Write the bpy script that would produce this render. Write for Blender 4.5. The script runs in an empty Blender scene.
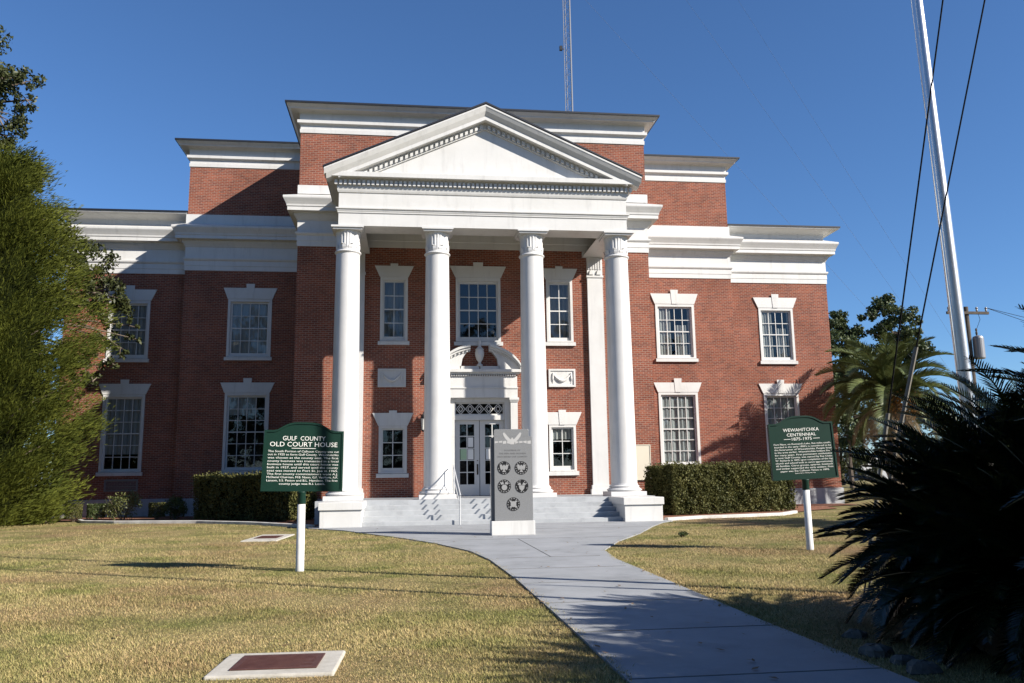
import bpy, math, random
import numpy as np
from mathutils import Vector, Matrix
R = math.radians
scene = bpy.context.scene
COL = scene.collection

# ------------------------------------------------------------------ camera, sky, sun, exposure
cam_data = bpy.data.cameras.new('camera')
cam = bpy.data.objects.new('camera', cam_data); COL.objects.link(cam)
cam_data.sensor_width = 36.0
cam_data.lens = 828.66 / 1024 * 36.0
cam_data.clip_start = 0.1; cam_data.clip_end = 3000
yaw, pitch, roll = R(-7.0817), R(9.3502), R(-0.814)
fwd = Vector((-math.sin(yaw) * math.cos(pitch), math.cos(yaw) * math.cos(pitch), math.sin(pitch)))
right0 = Vector((math.cos(yaw), math.sin(yaw), 0)); up0 = right0.cross(fwd)
rt = right0 * math.cos(roll) + up0 * math.sin(roll)
up = -right0 * math.sin(roll) + up0 * math.cos(roll)
cam.matrix_world = Matrix(((rt.x, up.x, -fwd.x, -2.607), (rt.y, up.y, -fwd.y, -28.50), (rt.z, up.z, -fwd.z, 1.41), (0, 0, 0, 1)))
scene.camera = cam

SUN = Vector((1.0, -0.645, 0.712)).normalized()
world = bpy.data.worlds.new('World'); scene.world = world; world.use_nodes = True
wn = world.node_tree.nodes; wl = world.node_tree.links
bg = wn['Background']; bg.inputs['Strength'].default_value = 0.070
sky = wn.new('ShaderNodeTexSky'); sky.sky_type = 'NISHITA'; sky.sun_disc = False
sky.sun_elevation = math.asin(SUN.z); sky.sun_rotation = math.atan2(SUN.x, SUN.y)
sky.altitude = 0; sky.air_density = 1.0; sky.dust_density = 0.0; sky.ozone_density = 9.5
wl.new(sky.outputs['Color'], bg.inputs['Color'])
sd = bpy.data.lights.new('sun', 'SUN'); sd.energy = 5.0; sd.angle = R(0.53); sd.color = (1.0, 0.93, 0.83)
so = bpy.data.objects.new('sun', sd); COL.objects.link(so)
so.rotation_mode = 'QUATERNION'; so.rotation_quaternion = (-SUN).to_track_quat('-Z', 'Y')
so.location = (40, -30, 60)
scene.view_settings.view_transform = 'Standard'
scene.view_settings.look = 'None'
scene.view_settings.gamma = 1.0
scene.view_settings.exposure = 1.05
scene.view_settings.use_curve_mapping = False

# ------------------------------------------------------------------ materials
def mat(name, base, rough=0.6, metal=0.0, spec=0.5, noise=None, bump=None, coord='Object'):
    """noise = (scale, other colour, amount) ; bump = (scale, strength)"""
    m = bpy.data.materials.new(name); m.use_nodes = True
    nt = m.node_tree; b = nt.nodes['Principled BSDF']
    b.inputs['Base Color'].default_value = (*base, 1); b.inputs['Roughness'].default_value = rough
    b.inputs['Metallic'].default_value = metal; b.inputs['Specular IOR Level'].default_value = spec
    tc = nt.nodes.new('ShaderNodeTexCoord')
    if noise:
        n = nt.nodes.new('ShaderNodeTexNoise'); n.inputs['Scale'].default_value = noise[0]; n.inputs['Detail'].default_value = 6; n.inputs['Roughness'].default_value = 0.65
        nt.links.new(tc.outputs[coord], n.inputs['Vector'])
        r = nt.nodes.new('ShaderNodeValToRGB'); r.color_ramp.elements[0].position = 0.35; r.color_ramp.elements[1].position = 0.68
        r.color_ramp.elements[0].color = (*base, 1); r.color_ramp.elements[1].color = (*noise[1], 1)
        nt.links.new(n.outputs['Fac'], r.inputs['Fac']); nt.links.new(r.outputs['Color'], b.inputs['Base Color'])
    if bump:
        n2 = nt.nodes.new('ShaderNodeTexNoise'); n2.inputs['Scale'].default_value = bump[0]; n2.inputs['Detail'].default_value = 5
        nt.links.new(tc.outputs[coord], n2.inputs['Vector'])
        bp = nt.nodes.new('ShaderNodeBump'); bp.inputs['Strength'].default_value = bump[1]; bp.inputs['Distance'].default_value = 0.02
        nt.links.new(n2.outputs['Fac'], bp.inputs['Height']); nt.links.new(bp.outputs['Normal'], b.inputs['Normal'])
    return m

def weather(m, lo=0.80, sx=2.2, sz=0.22):
    nt = m.node_tree; b = nt.nodes['Principled BSDF']; src = b.inputs['Base Color'].links[0].from_socket
    tc = nt.nodes.new('ShaderNodeTexCoord'); mp = nt.nodes.new('ShaderNodeMapping'); mp.inputs['Scale'].default_value = (sx, sx, sz)
    n = nt.nodes.new('ShaderNodeTexNoise'); n.inputs['Scale'].default_value = 1.6; n.inputs['Detail'].default_value = 8; n.inputs['Roughness'].default_value = 0.7
    nt.links.new(tc.outputs['Object'], mp.inputs['Vector']); nt.links.new(mp.outputs['Vector'], n.inputs['Vector'])
    r = nt.nodes.new('ShaderNodeMapRange'); r.inputs['From Min'].default_value = 0.52; r.inputs['From Max'].default_value = 0.72; r.inputs['To Min'].default_value = 1.0; r.inputs['To Max'].default_value = lo
    nt.links.new(n.outputs['Fac'], r.inputs['Value'])
    x = nt.nodes.new('ShaderNodeMix'); x.data_type = 'RGBA'; x.blend_type = 'MULTIPLY'; x.inputs['Factor'].default_value = 1
    nt.links.new(src, x.inputs['A']); nt.links.new(r.outputs['Result'], x.inputs['B']); nt.links.new(x.outputs['Result'], b.inputs['Base Color'])

def brick_mat(name):
    m = bpy.data.materials.new(name); m.use_nodes = True
    nt = m.node_tree; b = nt.nodes['Principled BSDF']; b.inputs['Roughness'].default_value = 0.9; b.inputs['Specular IOR Level'].default_value = 0.12
    uv = nt.nodes.new('ShaderNodeUVMap')
    br = nt.nodes.new('ShaderNodeTexBrick'); br.offset = 0.5
    br.inputs['Scale'].default_value = 1.0; br.inputs['Brick Width'].default_value = 0.215; br.inputs['Row Height'].default_value = 0.075
    br.inputs['Mortar Size'].default_value = 0.0085; br.inputs['Mortar Smooth'].default_value = 0.1; br.inputs['Bias'].default_value = -0.1
    br.inputs['Color1'].default_value = (0.245, 0.076, 0.045, 1); br.inputs['Color2'].default_value = (0.140, 0.048, 0.036, 1)
    br.inputs['Mortar'].default_value = (0.29, 0.215, 0.170, 1)
    nt.links.new(uv.outputs['UV'], br.inputs['Vector'])
    n = nt.nodes.new('ShaderNodeTexNoise'); n.inputs['Scale'].default_value = 0.55; n.inputs['Detail'].default_value = 8; n.inputs['Roughness'].default_value = 0.7
    nt.links.new(uv.outputs['UV'], n.inputs['Vector'])
    mr = nt.nodes.new('ShaderNodeMapRange'); mr.inputs['From Min'].default_value = 0.3; mr.inputs['From Max'].default_value = 0.7
    mr.inputs['To Min'].default_value = 0.72; mr.inputs['To Max'].default_value = 1.22
    nt.links.new(n.outputs['Fac'], mr.inputs['Value'])
    mx = nt.nodes.new('ShaderNodeMix'); mx.data_type = 'RGBA'; mx.blend_type = 'MULTIPLY'; mx.inputs['Factor'].default_value = 1
    nt.links.new(br.outputs['Color'], mx.inputs['A']); nt.links.new(mr.outputs['Result'], mx.inputs['B'])
    nt.links.new(mx.outputs['Result'], b.inputs['Base Color'])
    bp = nt.nodes.new('ShaderNodeBump'); bp.inputs['Strength'].default_value = 0.5; bp.inputs['Distance'].default_value = 0.01; bp.invert = True
    nt.links.new(br.outputs['Fac'], bp.inputs['Height']); nt.links.new(bp.outputs['Normal'], b.inputs['Normal'])
    return m

def glass_mat(name, tint=(0.75, 0.8, 0.82), refl=1.0):
    m = bpy.data.materials.new(name); m.use_nodes = True
    nt = m.node_tree; nt.nodes.remove(nt.nodes['Principled BSDF'])
    out = nt.nodes['Material Output']
    t = nt.nodes.new('ShaderNodeBsdfTransparent'); t.inputs['Color'].default_value = (*tint, 1)
    g = nt.nodes.new('ShaderNodeBsdfGlossy'); g.inputs['Roughness'].default_value = 0.02; g.inputs['Color'].default_value = (1, 1, 1, 1)
    tc = nt.nodes.new('ShaderNodeTexCoord'); n = nt.nodes.new('ShaderNodeTexNoise'); n.inputs['Scale'].default_value = 1.7
    nt.links.new(tc.outputs['Object'], n.inputs['Vector'])
    bp = nt.nodes.new('ShaderNodeBump'); bp.inputs['Strength'].default_value = 0.06; bp.inputs['Distance'].default_value = 0.05
    nt.links.new(n.outputs['Fac'], bp.inputs['Height']); nt.links.new(bp.outputs['Normal'], g.inputs['Normal'])
    f = nt.nodes.new('ShaderNodeLayerWeight'); f.inputs['Blend'].default_value = 0.5      # Schlick: same from both sides
    pw = nt.nodes.new('ShaderNodeMath'); pw.operation = 'POWER'; pw.inputs[1].default_value = 5.0; nt.links.new(f.outputs['Facing'], pw.inputs[0])
    ml = nt.nodes.new('ShaderNodeMath'); ml.operation = 'MULTIPLY_ADD'; ml.inputs[1].default_value = 0.92; ml.inputs[2].default_value = 0.075 * refl; ml.use_clamp = True
    nt.links.new(pw.outputs[0], ml.inputs[0])
    x = nt.nodes.new('ShaderNodeMixShader'); nt.links.new(ml.outputs[0], x.inputs['Fac'])
    nt.links.new(t.outputs[0], x.inputs[1]); nt.links.new(g.outputs[0], x.inputs[2]); nt.links.new(x.outputs[0], out.inputs['Surface'])
    return m

def leaf_mat(name, c1, c2, rough=0.55, transl=0.25, spec=0.4, scale=0.8):
    m = bpy.data.materials.new(name); m.use_nodes = True
    nt = m.node_tree; b = nt.nodes['Principled BSDF']; out = nt.nodes['Material Output']
    b.inputs['Roughness'].default_value = rough; b.inputs['Specular IOR Level'].default_value = spec
    geo = nt.nodes.new('ShaderNodeNewGeometry')
    r = nt.nodes.new('ShaderNodeValToRGB'); r.color_ramp.elements[0].color = (*c1, 1); r.color_ramp.elements[1].color = (*c2, 1)
    tc = nt.nodes.new('ShaderNodeTexCoord'); n = nt.nodes.new('ShaderNodeTexNoise'); n.inputs['Scale'].default_value = scale; n.inputs['Detail'].default_value = 3
    nt.links.new(tc.outputs['Object'], n.inputs['Vector'])
    a = nt.nodes.new('ShaderNodeMath'); a.operation = 'MULTIPLY_ADD'; a.inputs[1].default_value = 0.5
    nt.links.new(geo.outputs['Random Per Island'], a.inputs[0])
    mm = nt.nodes.new('ShaderNodeMapRange'); mm.inputs['From Min'].default_value = 0.3; mm.inputs['From Max'].default_value = 0.7; mm.inputs['To Max'].default_value = 0.5
    nt.links.new(n.outputs['Fac'], mm.inputs['Value']); nt.links.new(mm.outputs['Result'], a.inputs[2])
    nt.links.new(a.outputs[0], r.inputs['Fac']); nt.links.new(r.outputs['Color'], b.inputs['Base Color'])
    if transl > 0:
        t = nt.nodes.new('ShaderNodeBsdfTranslucent'); nt.links.new(r.outputs['Color'], t.inputs['Color'])
        x = nt.nodes.new('ShaderNodeMixShader'); x.inputs['Fac'].default_value = transl
        nt.links.new(b.outputs[0], x.inputs[1]); nt.links.new(t.outputs[0], x.inputs[2]); nt.links.new(x.outputs[0], out.inputs['Surface'])
    return m

def lawn_mat(name, blades=False):
    m = bpy.data.materials.new(name); m.use_nodes = True
    nt = m.node_tree; b = nt.nodes['Principled BSDF']; b.inputs['Roughness'].default_value = 0.9; b.inputs['Specular IOR Level'].default_value = 0.15
    tc = nt.nodes.new('ShaderNodeTexCoord')
    def noise(sc, det=4):
        n = nt.nodes.new('ShaderNodeTexNoise'); n.inputs['Scale'].default_value = sc; n.inputs['Detail'].default_value = det; n.inputs['Roughness'].default_value = 0.6
        nt.links.new(tc.outputs['Object'], n.inputs['Vector']); return n
    def ramp(src, stops):
        r = nt.nodes.new('ShaderNodeValToRGB')
        while len(r.color_ramp.elements) < len(stops): r.color_ramp.elements.new(0.5)
        for e, (p, c) in zip(r.color_ramp.elements, stops): e.position = p; e.color = (*c, 1)
        nt.links.new(src, r.inputs['Fac']); return r
    k = 1.0
    straw, green, tan = (0.345, 0.280, 0.138), (0.190, 0.190, 0.066), (0.285, 0.190, 0.110)
    r1 = ramp(noise(0.8, 7).outputs['Fac'], [(0.36, green), (0.56, straw), (0.72, straw)])
    r2 = noise(0.19, 5)
    mk = ramp(r2.outputs['Fac'], [(0.50, (0, 0, 0)), (0.64, (0.85, 0.85, 0.85))])
    x = nt.nodes.new('ShaderNodeMix'); x.data_type = 'RGBA'; nt.links.new(mk.outputs['Color'], x.inputs['Factor'])
    nt.links.new(r1.outputs['Color'], x.inputs['A']); x.inputs['B'].default_value = (*tan, 1)
    y = nt.nodes.new('ShaderNodeMix'); y.data_type = 'RGBA'; y.blend_type = 'MULTIPLY'; y.inputs['Factor'].default_value = 1
    nt.links.new(x.outputs['Result'], y.inputs['A'])
    if blades:
        geo = nt.nodes.new('ShaderNodeNewGeometry'); src = geo.outputs['Random Per Island']
        v = ramp(src, [(0.0, (0.50, 0.62, 0.45)), (0.35, (0.9, 0.92, 0.8)), (0.8, (1.25, 1.2, 1.15)), (1.0, (1.6, 1.45, 1.5))])
    else:
        v = ramp(noise(28, 6).outputs['Fac'], [(0.35, (0.34, 0.36, 0.3)), (0.62, (0.85, 0.82, 0.8))])
    nt.links.new(v.outputs['Color'], y.inputs['B'])
    nt.links.new(y.outputs['Result'], b.inputs['Base Color'])
    if not blades:
        bp = nt.nodes.new('ShaderNodeBump'); bp.inputs['Strength'].default_value = 0.8; bp.inputs['Distance'].default_value = 0.03
        nt.links.new(noise(40, 4).outputs['Fac'], bp.inputs['Height']); nt.links.new(bp.outputs['Normal'], b.inputs['Normal'])
    return m

M = dict(
    white=mat('white_paint', (0.57, 0.567, 0.555), 0.45, noise=(0.9, (0.52, 0.517, 0.50)), bump=(9, 0.04)),
    column=mat('column_paint', (0.57, 0.567, 0.56), 0.42, noise=(1.3, (0.52, 0.517, 0.51)), bump=(3.0, 0.12)),
    sash=mat('sash_paint', (0.54, 0.54, 0.53), 0.5),
    brick=brick_mat('red_brick'),
    roof=mat('dark_metal_roof', (0.012, 0.014, 0.022), 0.5, spec=0.5),
    found=mat('foundation_paint', (0.36, 0.37, 0.38), 0.8, noise=(2.0, (0.29, 0.30, 0.31))),
    step=mat('step_concrete', (0.36, 0.375, 0.39), 0.8, noise=(2.2, (0.29, 0.305, 0.32)), bump=(40, 0.1)),
    concrete=mat('walk_concrete', (0.265, 0.275, 0.29), 0.85, noise=(1.1, (0.205, 0.215, 0.225)), bump=(60, 0.12)),
    asphalt=mat('asphalt', (0.05, 0.05, 0.052), 0.9, noise=(3, (0.07, 0.07, 0.07)), bump=(50, 0.3)),
    joint=mat('walk_joint', (0.12, 0.12, 0.12), 0.9),
    slab=mat('slab_concrete', (0.43, 0.41, 0.365), 0.85, noise=(9, (0.33, 0.31, 0.27)), bump=(60, 0.15)),
    curb=mat('edging_paint', (0.52, 0.51, 0.48), 0.8, noise=(3, (0.34, 0.32, 0.30))),
    glass=glass_mat('window_glass', (0.80, 0.84, 0.85), 0.75),
    door_glass=glass_mat('door_glass', (0.55, 0.58, 0.6), 0.7),
    curtain=mat('curtain_cloth', (0.29, 0.285, 0.265), 0.9),
    blind=mat('blind_cloth', (0.27, 0.275, 0.265), 0.9),
    dark=mat('room_shade', (0.02, 0.02, 0.022), 0.9),  # near black, stands in for the shade inside the rooms
    iron=mat('black_iron', (0.015, 0.015, 0.016), 0.45),
    lampglass=mat('frosted_lamp_glass', (0.7, 0.69, 0.63), 0.35),
    granite=mat('grey_granite', (0.205, 0.21, 0.215), 0.35, noise=(60, (0.155, 0.16, 0.165))),
    granite_rough=mat('rough_granite', (0.12, 0.12, 0.125), 0.8, noise=(50, (0.20, 0.20, 0.21)), bump=(30, 0.6)),
    granite_dark=mat('dark_incised_letters', (0.10, 0.102, 0.105), 0.7),
    etch=mat('etched_granite', (0.37, 0.37, 0.365), 0.7),
    etch_dim=mat('faint_etching', (0.235, 0.238, 0.24), 0.7),
    seal=mat('black_seal', (0.012, 0.012, 0.013), 0.35),
    green=mat('marker_green', (0.003, 0.022, 0.015), 0.5, spec=0.25, noise=(4, (0.004, 0.027, 0.018))),
    letter=mat('marker_lettering', (0.72, 0.72, 0.68), 0.5),
    post=mat('post_paint', (0.60, 0.60, 0.59), 0.5, noise=(6, (0.50, 0.50, 0.48))),
    alum=mat('brushed_aluminium', (0.62, 0.62, 0.63), 0.32, metal=1.0),
    rail=mat('grey_rail_paint', (0.42, 0.43, 0.44), 0.4),
    plaque=mat('bronze_plaque', (0.055, 0.018, 0.014), 0.55, noise=(14, (0.085, 0.035, 0.028))),
    cream=mat('cream_board', (0.56, 0.51, 0.41), 0.6),
    paper=mat('paper', (0.72, 0.72, 0.70), 0.9),
    paper_green=mat('green_flyer', (0.35, 0.50, 0.33), 0.9),
    brass=mat('dark_bronze', (0.06, 0.045, 0.03), 0.4, metal=0.6),
    bark=mat('bark', (0.085, 0.062, 0.045), 0.95, noise=(6, (0.15, 0.12, 0.095)), bump=(14, 0.8)),
    palmbark=mat('palm_bark', (0.13, 0.10, 0.07), 0.95, noise=(9, (0.22, 0.17, 0.12)), bump=(18, 0.9)),
    cable=mat('cable', (0.006, 0.006, 0.007), 0.8, spec=0.1),
    guard=mat('guy_guard', (0.17, 0.155, 0.13), 0.6),
    woodpole=mat('wood_pole', (0.05, 0.04, 0.032), 0.9, noise=(5, (0.08, 0.065, 0.05))),
    grey=mat('grey_steel', (0.20, 0.205, 0.22), 0.45, metal=0.3),
    galv=mat('galvanised', (0.55, 0.55, 0.55), 0.4, metal=0.7),
    mast=mat('weathered_galvanised', (0.26, 0.26, 0.27), 0.5, metal=0.5),
    rope=mat('white_rope', (0.65, 0.65, 0.62), 0.9),
    rock=mat('limestone_rock', (0.11, 0.105, 0.095), 0.95, noise=(9, (0.04, 0.04, 0.036)), bump=(12, 0.7)),
    mulch=mat('pine_straw', (0.12, 0.045, 0.022), 0.95, noise=(16, (0.24, 0.10, 0.05)), bump=(45, 1.0)),
    lawn=lawn_mat('dormant_lawn'),
    blades=lawn_mat('grass_blades', True),
    cedar=leaf_mat('cedar_leaf', (0.022, 0.036, 0.007), (0.130, 0.140, 0.022), 0.8, 0.2, spec=0.1, scale=0.5),
    oak=leaf_mat('oak_leaf', (0.020, 0.030, 0.010), (0.075, 0.082, 0.028), 0.5, 0.2, spec=0.25, scale=0.6),
    hedge=leaf_mat('hedge_leaf', (0.026, 0.036, 0.011), (0.145, 0.138, 0.044), 0.6, 0.18, spec=0.2, scale=2.0),
    shrub=leaf_mat('shrub_leaf', (0.030, 0.048, 0.014), (0.085, 0.110, 0.030), 0.5, 0.2, scale=3.0),
    rose=leaf_mat('rose_leaf', (0.055, 0.075, 0.022), (0.16, 0.165, 0.060), 0.5, 0.25, scale=3.0),
    palm=leaf_mat('palm_leaf', (0.036, 0.056, 0.018), (0.145, 0.172, 0.062), 0.45, 0.18, scale=1.0),
    deadpalm=leaf_mat('dead_palm_leaf', (0.16, 0.11, 0.065), (0.34, 0.25, 0.15), 0.8, 0.15, scale=1.0),
    orange=mat('palm_fruit', (0.30, 0.13, 0.02), 0.7),
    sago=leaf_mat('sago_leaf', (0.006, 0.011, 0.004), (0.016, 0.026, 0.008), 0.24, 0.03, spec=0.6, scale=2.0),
    pine=leaf_mat('pine_leaf', (0.026, 0.044, 0.015), (0.085, 0.110, 0.040), 0.6, 0.2, scale=0.35),
    litter=leaf_mat('dry_leaf', (0.10, 0.055, 0.028), (0.24, 0.15, 0.07), 0.8, 0.1),
    core=mat('foliage_shade_core', (0.007, 0.009, 0.003), 1.0, spec=0.0),  # near black, shade inside the foliage put into the colour
    housewall=mat('house_siding', (0.36, 0.36, 0.37), 0.7),
    houseroof=mat('house_shingle', (0.16, 0.15, 0.145), 0.9),
)

weather(M['white'], 0.82); weather(M['column'], 0.88); weather(M['found'], 0.7); weather(M['concrete'], 0.72, 0.5, 0.5); weather(M['step'], 0.75, 0.9, 0.9)

# ------------------------------------------------------------------ helpers
def tag(o, label=None, cat=None, group=None, kind=None):
    if label: o['label'] = label
    if cat: o['category'] = cat
    if group: o['group'] = group
    if kind: o['kind'] = kind
    return o
def thing(name, label, cat, loc=(0, 0, 0), group=None, rot=(0, 0, 0)):
    o = bpy.data.objects.new(name, None); COL.objects.link(o); o.empty_display_size = 0.2
    o.location = loc; o.rotation_euler = rot
    return tag(o, label, cat, group)

class MB:
    """mesh builder in the coordinates of the thing (children of things at the origin: world)"""
    def __init__(s): s.v = []; s.f = []
    def add(s, vs, fs):
        b = len(s.v); s.v += [tuple(p) for p in vs]; s.f += [tuple(i + b for i in f) for f in fs]; return s
    def quad(s, *p): return s.add(p, [tuple(range(len(p)))])
    def box(s, x0, x1, y0, y1, z0, z1):
        return s.add([(x0, y0, z0), (x1, y0, z0), (x1, y1, z0), (x0, y1, z0), (x0, y0, z1), (x1, y0, z1), (x1, y1, z1), (x0, y1, z1)],
                     [(0, 3, 2, 1), (4, 5, 6, 7), (0, 1, 5, 4), (1, 2, 6, 5), (2, 3, 7, 6), (3, 0, 4, 7)])
    def ext(s, poly, y0, y1):                       # polygon in XZ extruded along Y
        n = len(poly)
        return s.add([(x, y0, z) for x, z in poly] + [(x, y1, z) for x, z in poly],
                     [tuple(range(n)), tuple(range(2 * n - 1, n - 1, -1))] + [(i, i + n, (i + 1) % n + n, (i + 1) % n) for i in range(n)])
    def extx(s, poly, x0, x1):                      # polygon in YZ extruded along X
        n = len(poly)
        return s.add([(x0, y, z) for y, z in poly] + [(x1, y, z) for y, z in poly],
                     [tuple(range(n - 1, -1, -1)), tuple(range(n, 2 * n))] + [(i, (i + 1) % n, (i + 1) % n + n, i + n) for i in range(n)])
    def extz(s, poly, z0, z1):
        n = len(poly)
        return s.add([(x, y, z0) for x, y in poly] + [(x, y, z1) for x, y in poly],
                     [tuple(range(n - 1, -1, -1)), tuple(range(n, 2 * n))] + [(i, (i + 1) % n, (i + 1) % n + n, i + n) for i in range(n)])
    def ring(s, x0, x1, z0, z1, w, y0, y1, wb=None, wt=None):      # rectangular frame in XZ, four butted bars
        wb = w if wb is None else wb; wt = w if wt is None else wt
        s.box(x0, x0 + w, y0, y1, z0, z1); s.box(x1 - w, x1, y0, y1, z0, z1)
        s.box(x0 + w, x1 - w, y0, y1, z0, z0 + wb); s.box(x0 + w, x1 - w, y0, y1, z1 - wt, z1); return s
    def lathe(s, prof, cx=0, cy=0, n=40, flute=None, caps=True):
        rows = []
        for r, z in prof:
            rows.append([(cx + r * (1 - (flute[2] if flute and flute[0] <= z <= flute[1] and k % 2 else 0)) * math.cos(2 * math.pi * k / n),
                          cy + r * (1 - (flute[2] if flute and flute[0] <= z <= flute[1] and k % 2 else 0)) * math.sin(2 * math.pi * k / n), z) for k in range(n)])
        vs = [p for row in rows for p in row]; fs = []
        for i in range(len(rows) - 1):
            for k in range(n): fs.append((i * n + k, i * n + (k + 1) % n, (i + 1) * n + (k + 1) % n, (i + 1) * n + k))
        if caps: fs.append(tuple(range(n - 1, -1, -1))); fs.append(tuple((len(rows) - 1) * n + k for k in range(n)))
        return s.add(vs, fs)
    def tube(s, pts, r, n=8):
        pts = [Vector(p) for p in pts]; rs = r if isinstance(r, (list, tuple)) else [r] * len(pts)
        vs = []; fs = []
        for i, p in enumerate(pts):
            t = (pts[min(i + 1, len(pts) - 1)] - pts[max(i - 1, 0)]).normalized()
            a = t.cross(Vector((0, 0, 1)))
            if a.length < 1e-3: a = Vector((1, 0, 0))
            a.normalize(); b = t.cross(a)
            vs += [p + (a * math.cos(2 * math.pi * k / n) + b * math.sin(2 * math.pi * k / n)) * rs[i] for k in range(n)]
        for i in range(len(pts) - 1):
            for k in range(n): fs.append((i * n + k, i * n + (k + 1) % n, (i + 1) * n + (k + 1) % n, (i + 1) * n + k))
        fs.append(tuple(range(n - 1, -1, -1))); fs.append(tuple((len(pts) - 1) * n + k for k in range(n)))
        return s.add(vs, fs)
    def sweep(s, prof, path):                       # prof: (out, z); path: plan points, outward = right hand side
        P = [Vector(p) for p in path]; rows = []
        for i, p in enumerate(P):
            ds = []
            if i > 0: ds.append((P[i] - P[i - 1]).normalized())
            if i < len(P) - 1: ds.append((P[i + 1] - P[i]).normalized())
            ns = [Vector((d.y, -d.x)) for d in ds]
            m = ns[0] if len(ns) == 1 else (ns[0] + ns[1]) / (1 + ns[0].dot(ns[1]))
            rows.append([(p.x + m.x * o, p.y + m.y * o, z) for o, z in prof])
        n = len(prof); vs = [q for r in rows for q in r]; fs = []
        for i in range(len(rows) - 1):
            for k in range(n - 1): fs.append((i * n + k, (i + 1) * n + k, (i + 1) * n + k + 1, i * n + k + 1))
        fs.append(tuple(range(n - 1, -1, -1))); fs.append(tuple((len(rows) - 1) * n + k for k in range(n)))
        return s.add(vs, fs)
    def wall(s, y, x0, x1, z0, z1, holes, depth=0.35):   # facade at plane y with openings and reveals
        xs = sorted({x0, x1, *[h[0] for h in holes], *[h[1] for h in holes]}); zs = sorted({z0, z1, *[h[2] for h in holes], *[h[3] for h in holes]})
        for i in range(len(xs) - 1):
            for k in range(len(zs) - 1):
                cx, cz = (xs[i] + xs[i + 1]) / 2, (zs[k] + zs[k + 1]) / 2
                if any(h[0] < cx < h[1] and h[2] < cz < h[3] for h in holes): continue
                s.quad((xs[i], y, zs[k]), (xs[i + 1], y, zs[k]), (xs[i + 1], y, zs[k + 1]), (xs[i], y, zs[k + 1]))
        for a, b, c, d in holes:
            s.quad((a, y, c), (a, y, d), (a, y + depth, d), (a, y + depth, c)); s.quad((b, y, c), (b, y + depth, c), (b, y + depth, d), (b, y, d))
            s.quad((a, y, d), (b, y, d), (b, y + depth, d), (a, y + depth, d)); s.quad((a, y, c), (a, y + depth, c), (b, y + depth, c), (b, y, c))
        return s
    def build(s, name, m, parent=None, smooth=False, bevel=0, label=None):
        me = bpy.data.meshes.new(name); me.from_pydata(s.v, [], s.f); me.update()
        uv = me.uv_layers.new(name='UVMap'); co = np.array(s.v)
        for p in me.polygons:
            n = p.normal; ax = max(range(3), key=lambda i: abs(n[i]))
            for li in p.loop_indices:
                q = co[me.loops[li].vertex_index]
                uv.data[li].uv = (q[1], q[2]) if ax == 0 else ((q[0], q[2]) if ax == 1 else (q[0], q[1]))
        me.materials.append(m)
        if smooth:
            for p in me.polygons: p.use_smooth = True
        o = bpy.data.objects.new(name, me); COL.objects.link(o)
        if parent: o.parent = parent
        if bevel:
            bv = o.modifiers.new('bevel', 'BEVEL'); bv.width = bevel; bv.segments = 2; bv.limit_method = 'ANGLE'
        if label: o['label'] = label
        return o

def np_mesh(name, verts, fsize, m, parent=None):
    """verts (N*fsize,3): separate faces of fsize corners"""
    verts = np.asarray(verts, dtype=np.float32).reshape(-1, 3); nv = len(verts); nf = nv // fsize
    me = bpy.data.meshes.new(name); me.vertices.add(nv); me.vertices.foreach_set('co', verts.ravel())
    me.loops.add(nv); me.loops.foreach_set('vertex_index', np.arange(nv, dtype=np.int32))
    me.polygons.add(nf); me.polygons.foreach_set('loop_start', np.arange(0, nv, fsize, dtype=np.int32)); me.polygons.foreach_set('loop_total', np.full(nf, fsize, dtype=np.int32))
    me.update(calc_edges=True); me.materials.append(m)
    o = bpy.data.objects.new(name, me); COL.objects.link(o)
    if parent: o.parent = parent
    return o

def unit(a): return a / np.maximum(np.linalg.norm(a, axis=-1, keepdims=True), 1e-9)
def leaves(rng, cen, length, width, bias=None, bw=0.0):
    """diamond leaves around points cen; bias = preferred growing direction per leaf"""
    n = len(cen); d = unit(rng.normal(size=(n, 3)))
    if bias is not None: d = unit(d * (1 - bw) + bias * bw)
    s = unit(np.cross(d, rng.normal(size=(n, 3))))
    L = (length * rng.uniform(0.65, 1.35, n))[:, None]; W = (width * rng.uniform(0.7, 1.3, n))[:, None]
    return np.stack([cen - d * L / 2, cen + s * W / 2, cen + d * L / 2, cen - s * W / 2], axis=1).reshape(-1, 3)
def ball(rng, c, r, n, shell=0.35, squash=1.0):
    d = unit(rng.normal(size=(n, 3))); q = (shell + (1 - shell) * rng.uniform(size=n) ** 0.6)[:, None] * r
    p = d * q; p[:, 2] *= squash
    return np.asarray(c) + p

def text(name, body, m, parent, x, z, width=None, size=0.1, y=0.0, align='CENTER', depth=0.002):
    cu = bpy.data.curves.new('lettering_curve', 'FONT'); cu.body = body; cu.size = size; cu.extrude = depth; cu.align_x = align; cu.resolution_u = 2
    o = bpy.data.objects.new('lettering_tmp', cu); COL.objects.link(o)
    dg = bpy.context.evaluated_depsgraph_get(); me = bpy.data.meshes.new_from_object(o.evaluated_get(dg))
    co = np.zeros(len(me.vertices) * 3, dtype=np.float32); me.vertices.foreach_get('co', co); co = co.reshape(-1, 3)
    bpy.data.objects.remove(o); bpy.data.curves.remove(cu)
    if width:
        w = co[:, 0].max() - co[:, 0].min(); co[:, 0] *= width / w
    cx = (co[:, 0].max() + co[:, 0].min()) / 2
    pts = np.stack([co[:, 0] - cx + x, y - co[:, 2], co[:, 1] + z], axis=1)
    fs = [tuple(p.vertices) for p in me.polygons]; bpy.data.meshes.remove(me)
    return pts, fs

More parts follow.
